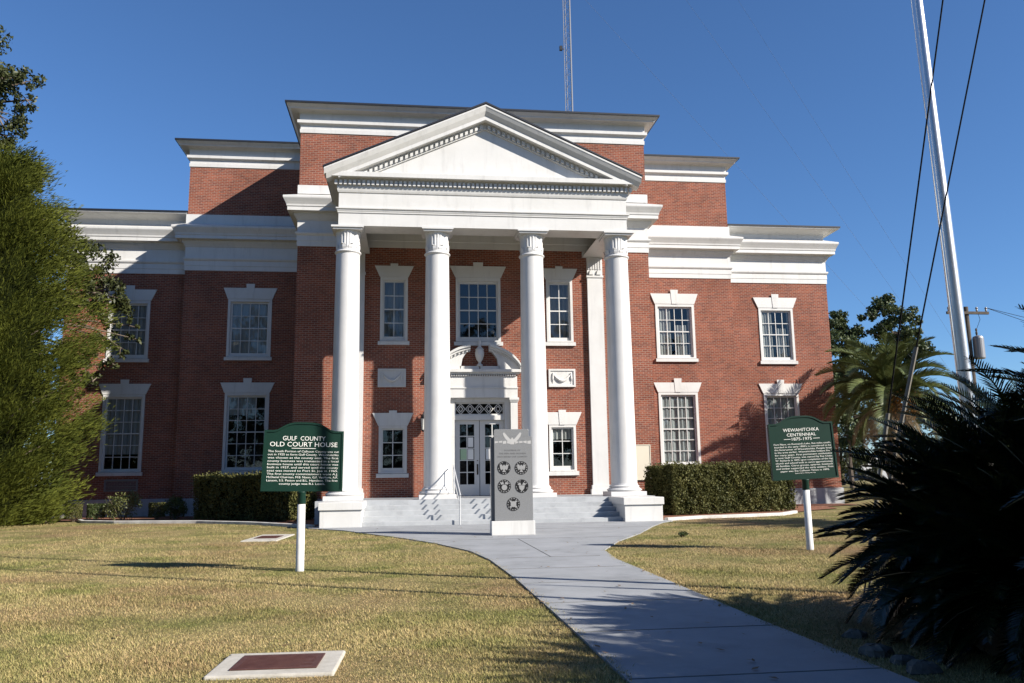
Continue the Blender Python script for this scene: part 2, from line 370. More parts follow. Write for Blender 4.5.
# ------------------------------------------------------------------ ground, walk, beds
g = MB(); g.quad((-600, -300, 0), (600, -300, 0), (600, 900, 0), (-600, 900, 0))
tag(g.build('lawn', M['lawn']), kind='structure')
PATH_L = [(-1.12, -30.5), (-1.10, -20.3), (-1.12, -16.7), (-1.22, -13.8), (-1.43, -11.95), (-2.04, -9.75), (-2.75, -7.9), (-3.55, -6.2), (-4.45, -4.2), (-5.6, -2.75)]
PATH_R = [(0.80, -30.5), (0.78, -20.6), (0.86, -17.4), (0.92, -14.2), (1.12, -12.45), (1.95, -10.3), (3.05, -8.07), (4.2, -5.3), (5.0, -3.6), (5.6, -2.75)]
w = MB()
for i in range(len(PATH_L) - 1):
    a, b, c, d = PATH_L[i], PATH_R[i], PATH_R[i + 1], PATH_L[i + 1]
    w.quad((*a, 0.022), (*b, 0.022), (*c, 0.022), (*d, 0.022))
    w.quad((*a, -0.05), (*a, 0.022), (*d, 0.022), (*d, -0.05)); w.quad((*b, -0.05), (*c, -0.05), (*c, 0.022), (*b, 0.022))
w.quad((-5.6, -2.75, 0.022), (5.6, -2.75, 0.022), (5.6, -0.5, 0.022), (-5.6, -0.5, 0.022))
tag(w.build('walkway', M['concrete']), kind='structure')
rd_ = MB(); rd_.quad((-300, -48, 0.02), (300, -48, 0.02), (300, -37, 0.02), (-300, -37, 0.02)); tag(rd_.build('bounce_cut_road', M['asphalt']), kind='structure')  # unseen dark strip added to cut light bounced off the ground
j = MB()
for yy in (-28, -26.2, -24.4, -22.6, -20.8, -19.0, -17.2, -15.4, -13.6): j.box(-1.09, 0.77, yy, yy + 0.014, 0.020, 0.026)
j.box(-2.6, 2.4, -9.0, -8.986, 0.020, 0.026); j.box(-3.9, 4.0, -5.5, -5.486, 0.02, 0.026)
j.box(-0.12, -0.106, -13.6, -9.0, 0.020, 0.0265)
tag(j.build('walkway_joints', M['joint']), kind='structure')
EDGE_L = [(-14.9, 5.3), (-14.4, 4.25), (-13.0, 3.35), (-9.9, 2.3), (-7.8, 0.6), (-5.45, -2.3)]
EDGE_R = [(5.45, -2.35), (6.9, -1.45), (8.6, -1.05), (10.1, -0.55), (11.3, 0.9)]
for nm, e, far in (('mulch_bed', EDGE_L, [(-5.4, 3.1), (-6.95, 3.3), (-6.95, 8.1), (-12.4, 8.1), (-12.5, 8.7), (-17.4, 8.7), (-17.4, 6.2)]),
                   ('mulch_bed', EDGE_R, [(12.6, 2.2), (14.5, 3.6), (15.0, 5.5), (17.4, 7.2), (17.4, 8.7), (12.5, 8.7), (12.4, 8.1), (6.95, 8.1), (6.95, 3.3), (5.4, 3.1)])):
    b = MB(); b.add([(*p, 0.03) for p in e + far], [tuple(range(len(e + far)))])
    tag(b.build(nm, M['mulch']), kind='structure')
for e, lab in ((EDGE_L, 'low white painted edging curb along the left flower bed below the shaded wing'), (EDGE_R, 'low white painted edging curb along the right hedge bed')):
    c = MB(); n = len(e)
    t = thing('garden_edging', lab, 'edging', (0, 0, 0), 'white bed edgings')
    c.sweep([(0, -0.02), (0.16, -0.02), (0.16, 0.085), (0.13, 0.10), (0.03, 0.10), (0, 0.085)], e)
    c.build('curb', M['curb'], t)

# ------------------------------------------------------------------ courthouse
Y1, Y2, Y3, YF = 3.196, 8.05, 8.67, -0.46
XF, X1, X2, X3 = 5.10, 6.95, 12.37, 17.45
house = thing('courthouse', 'two storey red brick courthouse with white columns, pediment and stepped wings', 'courthouse')
WIN = []     # (plane, centre x, casing width, z0, z1, glass width, gz0, gz1, cols, rows, lintel half width, lintel top, key half, key top, sill?, curtain)
for sx in (-1, 1):
    WIN.append((Y1, 3.245 * sx, 1.06, 6.66, 9.18, 0.74, 6.84, 8.98, 2, 4, 0.75, 9.62, 0.15, 9.71, 1, 'dim'))
    WIN.append((Y1, 3.245 * sx, 1.06, 1.64, 3.41, 0.74, 1.84, 3.26, 2, 3, 0.77, 3.90, 0.15, 3.99, 1, None if sx < 0 else 'low'))
    WIN.append((Y2, 9.56 * sx, 1.86, 6.73, 9.28, 1.48, 6.90, 9.08, 4, 4, 1.14, 9.77, 0.18, 9.95, 1, 'full' if sx < 0 else 'parted'))
    WIN.append((Y2, 9.54 * sx, 1.86, 1.88, 5.17, 1.48, 2.02, 4.98, 4, 6, 1.13, 5.61, 0.18, 5.80, 1, 'top' if sx < 0 else 'sheer'))
    WIN.append((Y3, 14.76 * sx, 1.72, 6.72, 9.28, 1.36, 6.90, 9.08, 4, 4, 1.10, 9.78, 0.18, 9.95, 1, 'full' if sx < 0 else 'parted'))
    WIN.append((Y3, 14.76 * sx, 1.72, 1.88, 5.17, 1.36, 2.02, 4.98, 4, 6, 1.08, 5.63, 0.18, 5.81, 1, 'long' if sx < 0 else 'sheer'))
WIN.append((Y1, 0.02, 1.76, 6.65, 9.20, 1.42, 6.84, 8.96, 4, 4, 1.11, 9.66, 0.20, 9.81, 1, None))
def holes(pl, lo, hi): return [(c - w / 2, c + w / 2, a, b) for (p, c, w, a, b, *_r) in WIN if p == pl and lo < c < hi]
DOOR = (-1.2, 1.2, 0.75, 4.45)
wl_ = MB()
wl_.wall(Y1, -X1, X1, 0.7, 15.05, holes(Y1, -9, 9) + [DOOR])
for s in (-1, 1):
    a, b = sorted((s * X1, s * X2)); wl_.wall(Y2, a, b, 0.7, 15.33, holes(Y2, a, b))
    a, b = sorted((s * X2, s * X3)); wl_.wall(Y3, a, b, 0.7, 12.6, holes(Y3, a, b))
    for (x, ya, yb, zt) in ((X1, Y1, 24, 15.05), (X2, Y2, 23, 15.33), (X3, Y3, 21, 12.6)):
        p = [(s * x, ya, 0), (s * x, yb, 0), (s * x, yb, zt), (s * x, ya, zt)]
        wl_.quad(*(p if s > 0 else p[::-1]))
    a, b = sorted((s * X2, s * X3)); wl_.quad((b, 21, 0), (a, 21, 0), (a, 21, 12.6), (b, 21, 12.6))
    a, b = sorted((s * X1, s * X2)); wl_.quad((b, 23, 0), (a, 23, 0), (a, 23, 15.33), (b, 23, 15.33))
wl_.quad((X1, 24, 0), (-X1, 24, 0), (-X1, 24, 15.05), (X1, 24, 15.05))
wl_.build('brick_wall', M['brick'], house)
# dark sheets behind the facades, room shade put into their colour
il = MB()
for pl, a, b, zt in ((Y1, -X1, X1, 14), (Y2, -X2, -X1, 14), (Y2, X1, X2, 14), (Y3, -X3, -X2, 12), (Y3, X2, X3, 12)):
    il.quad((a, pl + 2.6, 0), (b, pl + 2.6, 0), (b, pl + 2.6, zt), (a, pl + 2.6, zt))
il.build('room_shade_sheet', M['dark'], house)
FP = [(-0.1, 0), (0.05, 0), (0.05, 0.74), (-0.1, 0.78)]
for pa in ([(-X1, 8), (-X1, Y1), (-5.45, Y1)], [(5.45, Y1), (X1, Y1), (X1, 8)]):
    f = MB(); f.sweep(FP, pa); f.build('foundation', M['found'], house)
for s in (-1, 1):
    for pa in ([(s * X2, 9), (s * X2, Y2), (s * (X1 + 0.06), Y2)], [(s * X3, 20), (s * X3, Y3), (s * (X2 + 0.07), Y3)]):
        f = MB(); f.sweep([(-0.1, 0), (0.06, 0), (0.06, 0.74), (-0.1, 0.78)], pa if s < 0 else pa[::-1]); f.build('foundation', M['found'], house)

def ent_profile(z0, zt, over=0.53):
    k = (zt - z0) / 1.87
    q = lambda h: z0 + h * k
    return [(-0.12, q(0)), (0.03, q(0)), (0.03, q(0.20)), (0.045, q(0.21)), (0.045, q(0.42)), (0.075, q(0.45)), (0.10, q(0.50)), (0.10, q(0.56)), (0.025, q(0.575)),
            (0.025, q(1.03)), (0.05, q(1.05)), (0.07, q(1.10)), (0.15, q(1.22)), (0.17, q(1.30)), (0.36, q(1.335)), (0.36, q(1.325)), (0.375, q(1.33)), (0.375, q(1.47)), (0.40, q(1.49)),
            (0.41, q(1.56)), (0.46, q(1.66)), (over - 0.01, q(1.77)), (over, q(1.80)), (over, q(1.87)), (0.02, q(2.08)), (-0.12, q(2.08))]
def cap_profile(zb, over=0.55):
    return [(-0.12, zb), (0.03, zb), (0.035, zb + 0.155), (0.008, zb + 0.165), (0.012, zb + 0.30), (0.06, zb + 0.355), (0.13, zb + 0.38), (0.135, zb + 0.50), (0.05, zb + 0.52),
            (0.045, zb + 0.80), (0.10, zb + 0.835), (over - 0.17, zb + 0.85), (over - 0.15, zb + 0.90), (over - 0.04, zb + 1.0), (over - 0.02, zb + 1.09), (-0.12, zb + 1.2)]
def edge_profile(zt, over):
    return [(over - 0.06, zt - 0.045), (over + 0.02, zt - 0.05), (over + 0.025, zt + 0.02), (-0.2, zt + 0.2), (-0.2, zt + 0.12)]
ZP1 = (10.35, 12.22); ZP2 = (10.53, 12.43); ZP3 = (10.50, 12.47)
e = MB()
e.sweep(ent_profile(*ZP1), [(-X1, Y2 + .3), (-X1, Y1), (-4.9, Y1)]); e.sweep(ent_profile(*ZP1), [(4.9, Y1), (X1, Y1), (X1, Y2 + .3)])
e.sweep([(-0.1, 10.35), (0.03, 10.35), (0.03, 10.6), (0.06, 10.62), (0.06, 10.9), (0.1, 10.94), (0.1, 11.0), (-0.1, 11.0)], [(-4.89, Y1), (4.89, Y1)])
e.build('entablature', M['white'], house)
for s in (-1, 1):
    e = MB(); pa = [(s * X2, Y3 + .3), (s * X2, Y2), (s * (X1 + 0.04), Y2)]
    e.sweep(ent_profile(*ZP2), pa if s < 0 else pa[::-1]); e.build('entablature', M['white'], house)
    e = MB(); pa = [(s * X3, 20.5), (s * X3, Y3), (s * (X2 + 0.03), Y3)]
    e.sweep(ent_profile(*ZP3), pa if s < 0 else pa[::-1]); e.build('entablature', M['white'], house)
    # parapet with flared eave above the outer wing
    prof = [(-0.1, 12.55), (0.02, 12.55), (0.02, 12.93), (0.06, 12.96), (0.36, 13.03), (0.58, 13.11), (0.60, 13.19), (-0.1, 13.33)]
    e = MB(); e.sweep(prof, pa if s < 0 else pa[::-1]); e.build('parapet', M['white'], house)
    e = MB(); e.sweep(edge_profile(13.215, 0.60), pa if s < 0 else pa[::-1]); a, b = sorted((s * (X2 - 0.05), s * X3))
    e.quad((a, Y3, 13.36), (b, Y3, 13.36), (b, 21, 13.6), (a, 21, 13.6)); e.build('roof', M['roof'], house)
    # attic storey of the inner wing
    pa = [(s * X2, 22), (s * X2, Y2), (s * (X1 + 0.03), Y2)]
    e = MB(); e.sweep([(-0.1, 12.5), (0.05, 12.5), (0.05, 13.06), (-0.1, 13.09)], pa if s < 0 else pa[::-1]); e.build('attic_base', M['white'], house)
    e = MB(); e.sweep(cap_profile(15.27), pa if s < 0 else pa[::-1]); e.build('attic_cornice', M['white'], house)
    e = MB(); e.sweep(edge_profile(16.345, 0.545), pa if s < 0 else pa[::-1]); a, b = sorted((s * (X1 - .05), s * X2))
    e.quad((a, Y2, 16.52), (b, Y2, 16.52), (b, 23, 16.56), (a, 23, 16.56)); e.build('roof', M['roof'], house)
pa = [(-X1, 23), (-X1, Y1), (X1, Y1), (X1, 23)]
for zz, nm, prof in ((0, 'attic_base', [(-0.1, 12.45), (0.05, 12.45), (0.05, 12.80), (-0.1, 12.83)]), (0, 'attic_cornice', cap_profile(14.97))):
    e = MB(); e.sweep(prof, pa); e.build(nm, M['white'], house)
e = MB(); e.sweep(edge_profile(16.045, 0.545), pa); e.quad((-X1, Y1, 16.22), (X1, Y1, 16.22), (X1, 24, 16.26), (-X1, 24, 16.26)); e.build('roof', M['roof'], house)

# portico: porch floor, steps, cheek blocks
p = MB(); p.box(-5.62, 5.62, -0.85, Y1 + 0.05, 0, 0.75); p.build('porch_floor', M['step'], house)
st = MB()
for k in range(4): st.box(-4.03, 4.05, -2.49 + 0.41 * k, -2.49 + 0.41 * (k + 1), 0, 0.15 * (k + 1) + 0.004 * 0)
st.build('steps', M['step'], house, bevel=0.012)
for a, b in ((-5.27, -4.03), (4.05, 5.27)):
    c = MB(); c.box(a, b, -2.80, -0.853, 0, 0.53); c.box(a - 0.04, b + 0.04, -2.85, -0.855, 0.53, 0.757)
    c.build('cheek_block', M['white'], house, bevel=0.012)

# columns
def column(x):
    sh = MB(); prof = []
    for i in range(13):
        t = i / 12; prof.append((0.455 - 0.048 * t ** 1.7, 1.14 + (9.16 - 1.14) * t))
    sh.lathe(prof, x, 0, 48, caps=False)
    col = sh.build('column', M['column'], house, smooth=True)
    b = MB(); b.box(x - 0.62, x + 0.62, -0.62, 0.62, 0.751, 0.90)
    pr = [(0.60, 0.90)]
    for i in range(7): pr.append((0.55 + 0.055 * math.sin(math.pi * i / 6), 0.905 + 0.10 * i / 6))
    pr += [(0.53, 1.01), (0.53, 1.03)]
    for i in range(5): pr.append((0.49 + 0.035 * math.sin(math.pi * i / 4), 1.04 + 0.07 * i / 4))
    pr += [(0.475, 1.115), (0.465, 1.16)]
    b.lathe(pr, x, 0, 40); b.build('base', M['column'], col, bevel=0.008)
    c = MB(); pr = [(0.41, 9.15)]
    for i in range(6): pr.append((0.425 + 0.035 * math.sin(math.pi * i / 5), 9.17 + 0.09 * i / 5))
    pr += [(0.405, 9.27), (0.405, 9.34)]
    c.lathe(pr, x, 0, 40)
    pr = [(0.405 + 0.045 * max(0, (i / 9 - 0.6) / 0.4) ** 2, 9.34 + 0.61 * i / 9) for i in range(10)]
    c.lathe(pr, x, 0, 48, flute=(9.34, 9.9, 0.04))
    for k in range(8):                                   # acanthus leaves at the foot of the bell
        a = 2 * math.pi * (k + 0.5) / 8; ca, sa = math.cos(a), math.sin(a)
        def P(r, w, z): return (x + r * ca - w * sa, r * sa + w * ca, z)
        rows = [(0.415, 0.10, 9.29), (0.43, 0.13, 9.36), (0.435, 0.11, 9.43), (0.455, 0.07, 9.48), (0.475, 0.03, 9.465)]
        vs = []
        for r, wd, z in rows: vs += [P(r - 0.03, -wd, z), P(r, 0, z + 0.01), P(r - 0.03, wd, z)]
        c.add(vs, [(3 * i, 3 * i + 1, 3 * i + 4, 3 * i + 3) for i in range(4)] + [(3 * i + 1, 3 * i + 2, 3 * i + 5, 3 * i + 4) for i in range(4)])
    c.box(x - 0.50, x + 0.50, -0.50, 0.50, 9.955, 10.02); c.box(x - 0.55, x + 0.55, -0.55, 0.55, 10.02, 10.085)
    c.build('capital', M['column'], col)
for x in (-4.785, -1.683, 1.683, 4.785): column(x)
for x in (-4.68, 4.68):                                  # pilasters against the wall
    p = MB(); p.box(x - 0.31, x + 0.31, Y1 - 0.14, Y1 + 0.1, 1.10, 9.25); pil = p.build('pilaster', M['column'], house)
    p = MB(); p.box(x - 0.40, x + 0.40, Y1 - 0.22, Y1 + 0.1, 0.751, 0.95); p.box(x - 0.36, x + 0.36, Y1 - 0.18, Y1 + 0.1, 0.95, 1.10); p.build('base', M['column'], pil)
    p = MB(); p.box(x - 0.34, x + 0.34, Y1 - 0.17, Y1 + 0.1, 9.25, 9.33); p.box(x - 0.31, x + 0.31, Y1 - 0.14, Y1 + 0.1, 9.33, 10.15)
    for k in range(6): p.box(x - 0.28 + 0.1 * k, x - 0.225 + 0.1 * k, Y1 - 0.17, Y1 - 0.13, 9.58, 10.08)
    for k in (-0.15, 0.15):
        p.ext([(x + k - 0.09, 9.36), (x + k + 0.09, 9.36), (x + k + 0.06, 9.5), (x + k, 9.57), (x + k - 0.06, 9.5)], Y1 - 0.2, Y1 - 0.13)
    p.box(x - 0.36, x + 0.36, Y1 - 0.20, Y1 + 0.1, 10.15, 10.22); p.box(x - 0.40, x + 0.40, Y1 - 0.24, Y1 + 0.1, 10.22, 10.345); p.build('capital', M['column'], pil)

# portico entablature: beam with returns, then the pediment
pe = MB(); U = [(-XF, Y1 - 0.02), (-XF, YF), (XF, YF), (XF, Y1 - 0.02)]
arch = [(-0.9, 10.09), (0, 10.09), (0, 10.53), (0.03, 10.55), (0.03, 10.58), (0.05, 10.62), (0.05, 10.65), (0.09, 10.68), (0.09, 10.72), (0.0, 10.735), (0.0, 11.26), (0.03, 11.28), (0.05, 11.34), (0.07, 11.44),
        (0.07, 11.70), (0.12, 11.715), (0.16, 11.755), (0.34, 11.765), (0.34, 11.75), (0.355, 11.755), (0.355, 11.915), (0.33, 11.93), (0.0, 11.99), (-0.9, 11.99)]
pe.sweep(arch, U)
pe.build('portico_entablature', M['white'], house)
ce = MB(); ce.box(-4.25, 4.25, 0.4, Y1, 10.95, 11.05); ce.build('porch_ceiling', M['white'], house)
dn = MB(); k = 0; x = -5.24
while x < 5.2:
    dn.box(x, x + 0.095, YF - 0.175, YF - 0.06, 11.52, 11.69); x += 0.158
dn.build('dentil_row', M['white'], house)
slope = 2.53 / 5.61
zr = lambda x: 14.53 - slope * abs(x)
pd = MB()
for s in (-1, 1):
    def band(yf, o0, o1, xe, yb=-0.42, yf2=None):
        yf2 = yf if yf2 is None else yf2
        pts = [(0, yf, zr(0) - o0), (s * xe, yf, zr(xe) - o0), (s * xe, yf2, zr(xe) - o1), (0, yf2, zr(0) - o1)]
        back = [(q[0], yb, q[2]) for q in pts]
        fs = [(0, 1, 2, 3), (4, 7, 6, 5), (0, 4, 5, 1), (1, 5, 6, 2), (2, 6, 7, 3)]
        if s > 0: fs = [q[::-1] for q in fs]
        pd.add(pts + back, fs)
    band(-0.97, 0.03, 0.09, 5.58); band(-0.965, 0.09, 0.24, 5.575, yf2=-0.90); band(-0.90, 0.24, 0.40, 5.51, yf2=-0.79)
    band(-0.80, 0.40, 0.53, 5.10); band(-0.55, 0.53, 0.575, 4.95); band(-0.50, 0.575, 0.74, 4.6); band(-0.53, 0.74, 0.78, 4.5, yb=-0.44)
tp = MB(); tp.ext([(-4.75, 11.96), (4.75, 11.96), (0.35, 13.93), (-0.35, 13.93)], YF, YF + 0.2)
pedi = pd.build('pediment', M['white'], house)
tp.build('tympanum', M['white'], pedi)
for s in (-1, 1):
    rd = MB(); n = 24
    for i in range(n):
        xx = 0.09 + i * 0.176
        z0 = zr(xx) - 0.60; z1 = zr(xx + 0.10) - 0.60
        pts = [(s * xx, z0), (s * (xx + 0.10), z1), (s * (xx + 0.10), z1 - 0.13), (s * xx, z0 - 0.13)]
        rd.ext(pts if s < 0 else pts[::-1], -0.60, -0.49)
    rd.build('raking_dentils', M['white'], pedi)
rf = MB()
for s in (-1, 1):
    q = [(0, 14.535), (s * 5.62, zr(5.62) + 0.005), (s * 5.62, zr(5.62) + 0.055), (0, 14.60)]
    rf.ext(q if s < 0 else q[::-1], -0.99, Y1 - 0.06)
    ev = [(s * 5.30, 11.925), (s * 5.42, 11.925), (s * 5.57, zr(5.57) - 0.1), (s * 5.57, zr(5.57) - 0.02), (s * 5.05, zr(5.05) - 0.05)]
    ed = MB(); ed.ext(ev if s > 0 else ev[::-1], -0.41, Y1 - 0.04); ed.build('eave_gutter', M['white'], house)
rf.build('roof', M['roof'], house, label='dark metal gable roof of the portico')

# windows
def curtain_mesh(x0, x1, z0, z1, y, waves):
    c = MB(); n = max(6, int((x1 - x0) / 0.03)); vs = []
    for i in range(n + 1):
        x = x0 + (x1 - x0) * i / n; dy = 0.022 * math.sin(waves * 2 * math.pi * i / n)
        vs += [(x, y + dy, z0), (x, y + dy, z1)]
    c.add(vs, [(2 * i, 2 * i + 2, 2 * i + 3, 2 * i + 1) for i in range(n)]); return c
def window(y, cx, cw, z0, z1, gw, gz0, gz1, nc, nr, lh, lt, kh, kt, sill, cur):
    a, b = cx - cw / 2, cx + cw / 2; ga, gb = cx - gw / 2, cx + gw / 2
    ci = (cw - gw) / 2
    fr = MB(); fr.ring(a + 0.002, b - 0.002, z0 + 0.002, z1 - 0.002, ci * 0.6, y - 0.035, y + 0.14, wb=0.05, wt=(z1 - gz1) * 0.6)
    win = fr.build('window', M['white'], house)
    sa = MB(); sa.ring(a + ci * 0.6, b - ci * 0.6, z0 + 0.052, z1 - (z1 - gz1) * 0.6 - 0.002, ci * 0.4, y + 0.055, y + 0.105, wb=gz0 - z0 - 0.052, wt=(z1 - gz1) * 0.4)
    for i in range(1, nc):
        xx = ga + gw * i / nc; sa.box(xx - 0.014, xx + 0.014, y + 0.062, y + 0.095, gz0, gz1)
    for i in range(1, nr):
        zz = gz0 + (gz1 - gz0) * i / nr; t = 0.024 if i * 2 == nr else 0.014
        for k in range(nc):
            xa = ga + gw * k / nc + (0.014 if k else 0); xb = ga + gw * (k + 1) / nc - (0.014 if k < nc - 1 else 0)
            sa.box(xa, xb, y + 0.060, y + 0.097, zz - t, zz + t)
    sa.build('sash', M['sash'], win)
    pn = MB(); pn.quad((ga - .01, y + 0.085, gz0 - .01), (gb + .01, y + 0.085, gz0 - .01), (gb + .01, y + 0.085, gz1 + .01), (ga - .01, y + 0.085, gz1 + .01)); pn.build('pane', M['glass'], win)
    li = MB(); zb = z1 + 0.003; hb = cw / 2 + 0.02
    li.ext([(cx - hb, zb), (cx + hb, zb), (cx + lh, lt), (cx - lh, lt)], y - 0.05, y + 0.02)
    li.ext([(cx - kh * 0.75, zb - 0.0), (cx + kh * 0.75, zb - 0.0), (cx + kh, kt), (cx - kh, kt)], y - 0.066, y - 0.052)
    li.build('lintel', M['white'], win)
    if sill:
        sl = MB(); sl.extx([(y + 0.02, z0 - 0.16), (y - 0.10, z0 - 0.16), (y - 0.10, z0 - 0.02), (y + 0.02, z0)], cx - cw / 2 - 0.07, cx + cw / 2 + 0.07); sl.build('sill', M['white'], win)
    yc = y + 0.135
    if cur == 'full': curtain_mesh(a, b, z0, z1, yc, 9).build('curtain', M['blind'], win)
    if cur == 'long': curtain_mesh(a, b, z0 + 0.75, z1, yc, 9).build('curtain', M['blind'], win)
    if cur == 'top':  curtain_mesh(a, a + cw * 0.70, z0 + 2.35, z1, yc, 7).build('curtain', M['blind'], win)
    if cur == 'low':  curtain_mesh(a, b, z1 - 0.55, z1, yc, 6).build('curtain', M['curtain'], win)
    if cur == 'side':
        curtain_mesh(a, a + cw * 0.36, z0, z1, yc, 4).build('curtain', M['curtain'], win); curtain_mesh(b - cw * 0.34, b, z0, z1, yc, 4).build('curtain', M['curtain'], win)
    if cur == 'sheer':
        curtain_mesh(a, b, z0, z1, yc, 8).build('curtain', M['blind'], win)
    if cur == 'parted':
        curtain_mesh(a, a + cw * 0.40, z0, z1, yc, 5).build('curtain', M['curtain'], win); curtain_mesh(a + cw * 0.52, a + cw * 0.80, z0, z0 + (z1 - z0) * 0.62, yc, 4).build('curtain', M['curtain'], win)
        curtain_mesh(b - cw * 0.16, b, z0, z1, yc, 3).build('curtain', M['curtain'], win)
    if cur == 'some': curtain_mesh(a, a + cw * 0.30, z0, z0 + 1.1, yc, 4).build('curtain', M['curtain'], win); curtain_mesh(b - cw * 0.5, b, z0, z0 + 0.75, yc, 6).build('curtain', M['curtain'], win)
    if cur == 'dim': curtain_mesh(a, b, z0, z1, y + 0.55, 6).build('curtain', M['blind'], win)
for wdef in WIN: window(*wdef)
# ventilation grille under the outer left window
v = MB(); v.ring(-15.35, -14.0, 1.08, 1.58, 0.06, Y3 - 0.03, Y3 + 0.02)
for i in range(9): v.box(-15.29, -14.06, Y3 - 0.015, Y3 + 0.01, 1.155 + 0.044 * i, 1.175 + 0.044 * i)
v.build('vent_grille', M['grey'], house)
# relief plaques
for cx in (-3.30, 3.27):
    pl = MB(); pl.box(cx - 0.53, cx + 0.53, Y1 - 0.05, Y1 + 0.02, 4.88, 5.58); po = pl.build('relief_plaque', M['white'], house)
    r = MB(); r.ring(cx - 0.53, cx + 0.53, 4.88, 5.58, 0.07, Y1 - 0.085, Y1 - 0.052)
    sw = [(cx - 0.33 + 0.66 * t, Y1 - 0.075, 5.36 - 0.24 * math.sin(math.pi * t)) for t in [i / 12 for i in range(13)]]
    r.tube(sw, [0.022 + 0.04 * math.sin(math.pi * i / 12) for i in range(13)], 8)
    for s in (-1, 1): r.tube([(cx + s * 0.35, Y1 - 0.07, 5.42), (cx + s * 0.37, Y1 - 0.075, 5.2), (cx + s * 0.36, Y1 - 0.07, 5.03)], [0.03, 0.035, 0.012], 8)
    r.build('swag', M['white'], po)

# entrance: surround, broken pediment with urn, transom, doors
DX = 0.04
ds = MB(); yd = Y1 - 0.30
for s in (-1, 1):
    x = DX + s * 1.31
    a, b = sorted((x - 0.135, x + 0.135)); ds.box(a, b, yd + 0.06, Y1 + 0.05, 0.95, 4.30); ds.box(a - 0.05, b + 0.05, yd + 0.01, Y1 + 0.05, 0.751, 0.95)
    ds.box(a - 0.03, b + 0.03, yd + 0.02, Y1 + 0.05, 4.30, 4.36); ds.box(a - 0.05, b + 0.05, yd - 0.01, Y1 + 0.05, 4.36, 4.45)
    a, b = sorted((DX + s * 0.96, DX + s * 1.172)); ds.box(a, b, Y1 - 0.06, Y1 + 0.3, 0.751, 4.45)
ds.box(DX - 0.96, DX + 0.96, Y1 - 0.05, Y1 + 0.3, 4.30, 4.447)
ds.box(DX - 1.45, DX + 1.45, yd + 0.05, Y1 + 0.05, 4.452, 4.80); ds.box(DX - 1.47, DX + 1.47, yd + 0.02, Y1 + 0.05, 4.80, 4.85)
ds.box(DX - 1.44, DX + 1.44, yd + 0.06, Y1 + 0.05, 4.85, 5.28); ds.box(DX - 1.52, DX + 1.52, yd - 0.03, Y1 + 0.05, 5.36, 5.42); ds.box(DX - 1.62, DX + 1.62, yd - 0.12, Y1 + 0.05, 5.42, 5.53)
k = DX - 1.46
while k < DX + 1.42: ds.box(k, k + 0.05, yd - 0.01, yd + 0.07, 5.28, 5.355); k += 0.09
sur = ds.build('door_surround', M['white'], house)
bp_ = MB()                                               # broken segmental pediment
def arc(x): return 5.53 + 0.98 * math.sqrt(max(0.0, 1 - (x / 1.72) ** 2)) * 1.0 - 0.30 * 0 if False else 5.30 + 1.22 * math.sqrt(max(0.0, 1 - (x / 1.68) ** 2))
for s in (-1, 1):
    N = 16; xs = [1.58 - (1.58 - 0.36) * i / N for i in range(N + 1)]
    for i in range(N):
        xa, xb = xs[i], xs[i + 1]
        for (t0, t1, yf) in ((0.0, 0.10, yd - 0.16), (0.10, 0.19, yd - 0.09), (0.19, 0.25, yd - 0.0)):
            q = [(DX + s * xa, arc(xa) - t0), (DX + s * xb, arc(xb) - t0), (DX + s * xb, max(5.531, arc(xb) - t1)), (DX + s * xa, max(5.531, arc(xa) - t1))]
            bp_.ext(q if s < 0 else q[::-1], yf, Y1 + 0.03)
        if i % 2 == 0 and arc(xa) - 0.26 > 5.65:
            q = [(DX + s * xa, arc(xa) - 0.19), (DX + s * (xa - 0.05), arc(xa - 0.05) - 0.19), (DX + s * (xa - 0.05), arc(xa - 0.05) - 0.27), (DX + s * xa, arc(xa) - 0.27)]
            bp_.ext(q if s < 0 else q[::-1], yd - 0.05, yd + 0.08)
        # tympanum field, cut away in a curve beside the urn
        lim = lambda x: 5.531 if x > 0.74 else (5.531 if x < 0.02 else 5.66 + 0.66 * (max(0.0, 0.74 - x) / 0.38) ** 0.5)
        za, zb = min(lim(xa), arc(xa) - 0.2), min(lim(xb), arc(xb) - 0.2)
        q = [(DX + s * xa, za), (DX + s * xb, zb), (DX + s * xb, max(zb + .001, arc(xb) - 0.22)), (DX + s * xa, max(za + .001, arc(xa) - 0.22))]
        bp_.ext(q[::-1] if s > 0 else q, yd + 0.02, Y1 + 0.03)
    bp_.box(*sorted((DX + s * 0.02, DX + s * 0.76)), yd + 0.02, Y1 + 0.03, 5.531, 5.66)
bp_.build('broken_pediment', M['white'], sur)
u = MB(); u.lathe([(0.11, 5.66), (0.12, 5.72), (0.06, 5.76), (0.05, 5.82), (0.12, 5.92), (0.17, 6.08), (0.18, 6.2), (0.15, 6.27), (0.17, 6.31), (0.12, 6.36), (0.06, 6.44), (0.035, 6.5), (0.055, 6.56), (0.05, 6.62), (0.01, 6.72)], DX, yd + 0.10, 24)
u.build('urn', M['white'], sur, smooth=True)
tr = MB(); yt = Y1 + 0.10
tr.ring(DX - 0.958, DX + 0.958, 3.80, 4.298, 0.055, yt - 0.03, yt + 0.05)
for i in range(5):
    c0 = DX - 0.72 + 0.36 * i
    for s in (-1, 1):
        for o in (0.0, 0.085):
            A = Vector((c0 + s * (0.17 - o), 0, 4.045)); 
            for e_ in (-1, 1):
                B = Vector((c0, 0, 4.045 + e_ * (0.20 - o))); d = (B - A).normalized(); n_ = Vector((-d.z, 0, d.x)) * 0.013
                q = [(A + n_), (B + n_), (B - n_), (A - n_)]; tr.ext([(p_.x, p_.z) for p_ in q], yt - 0.02, yt + 0.01)
tr.build('transom', M['white'], sur)
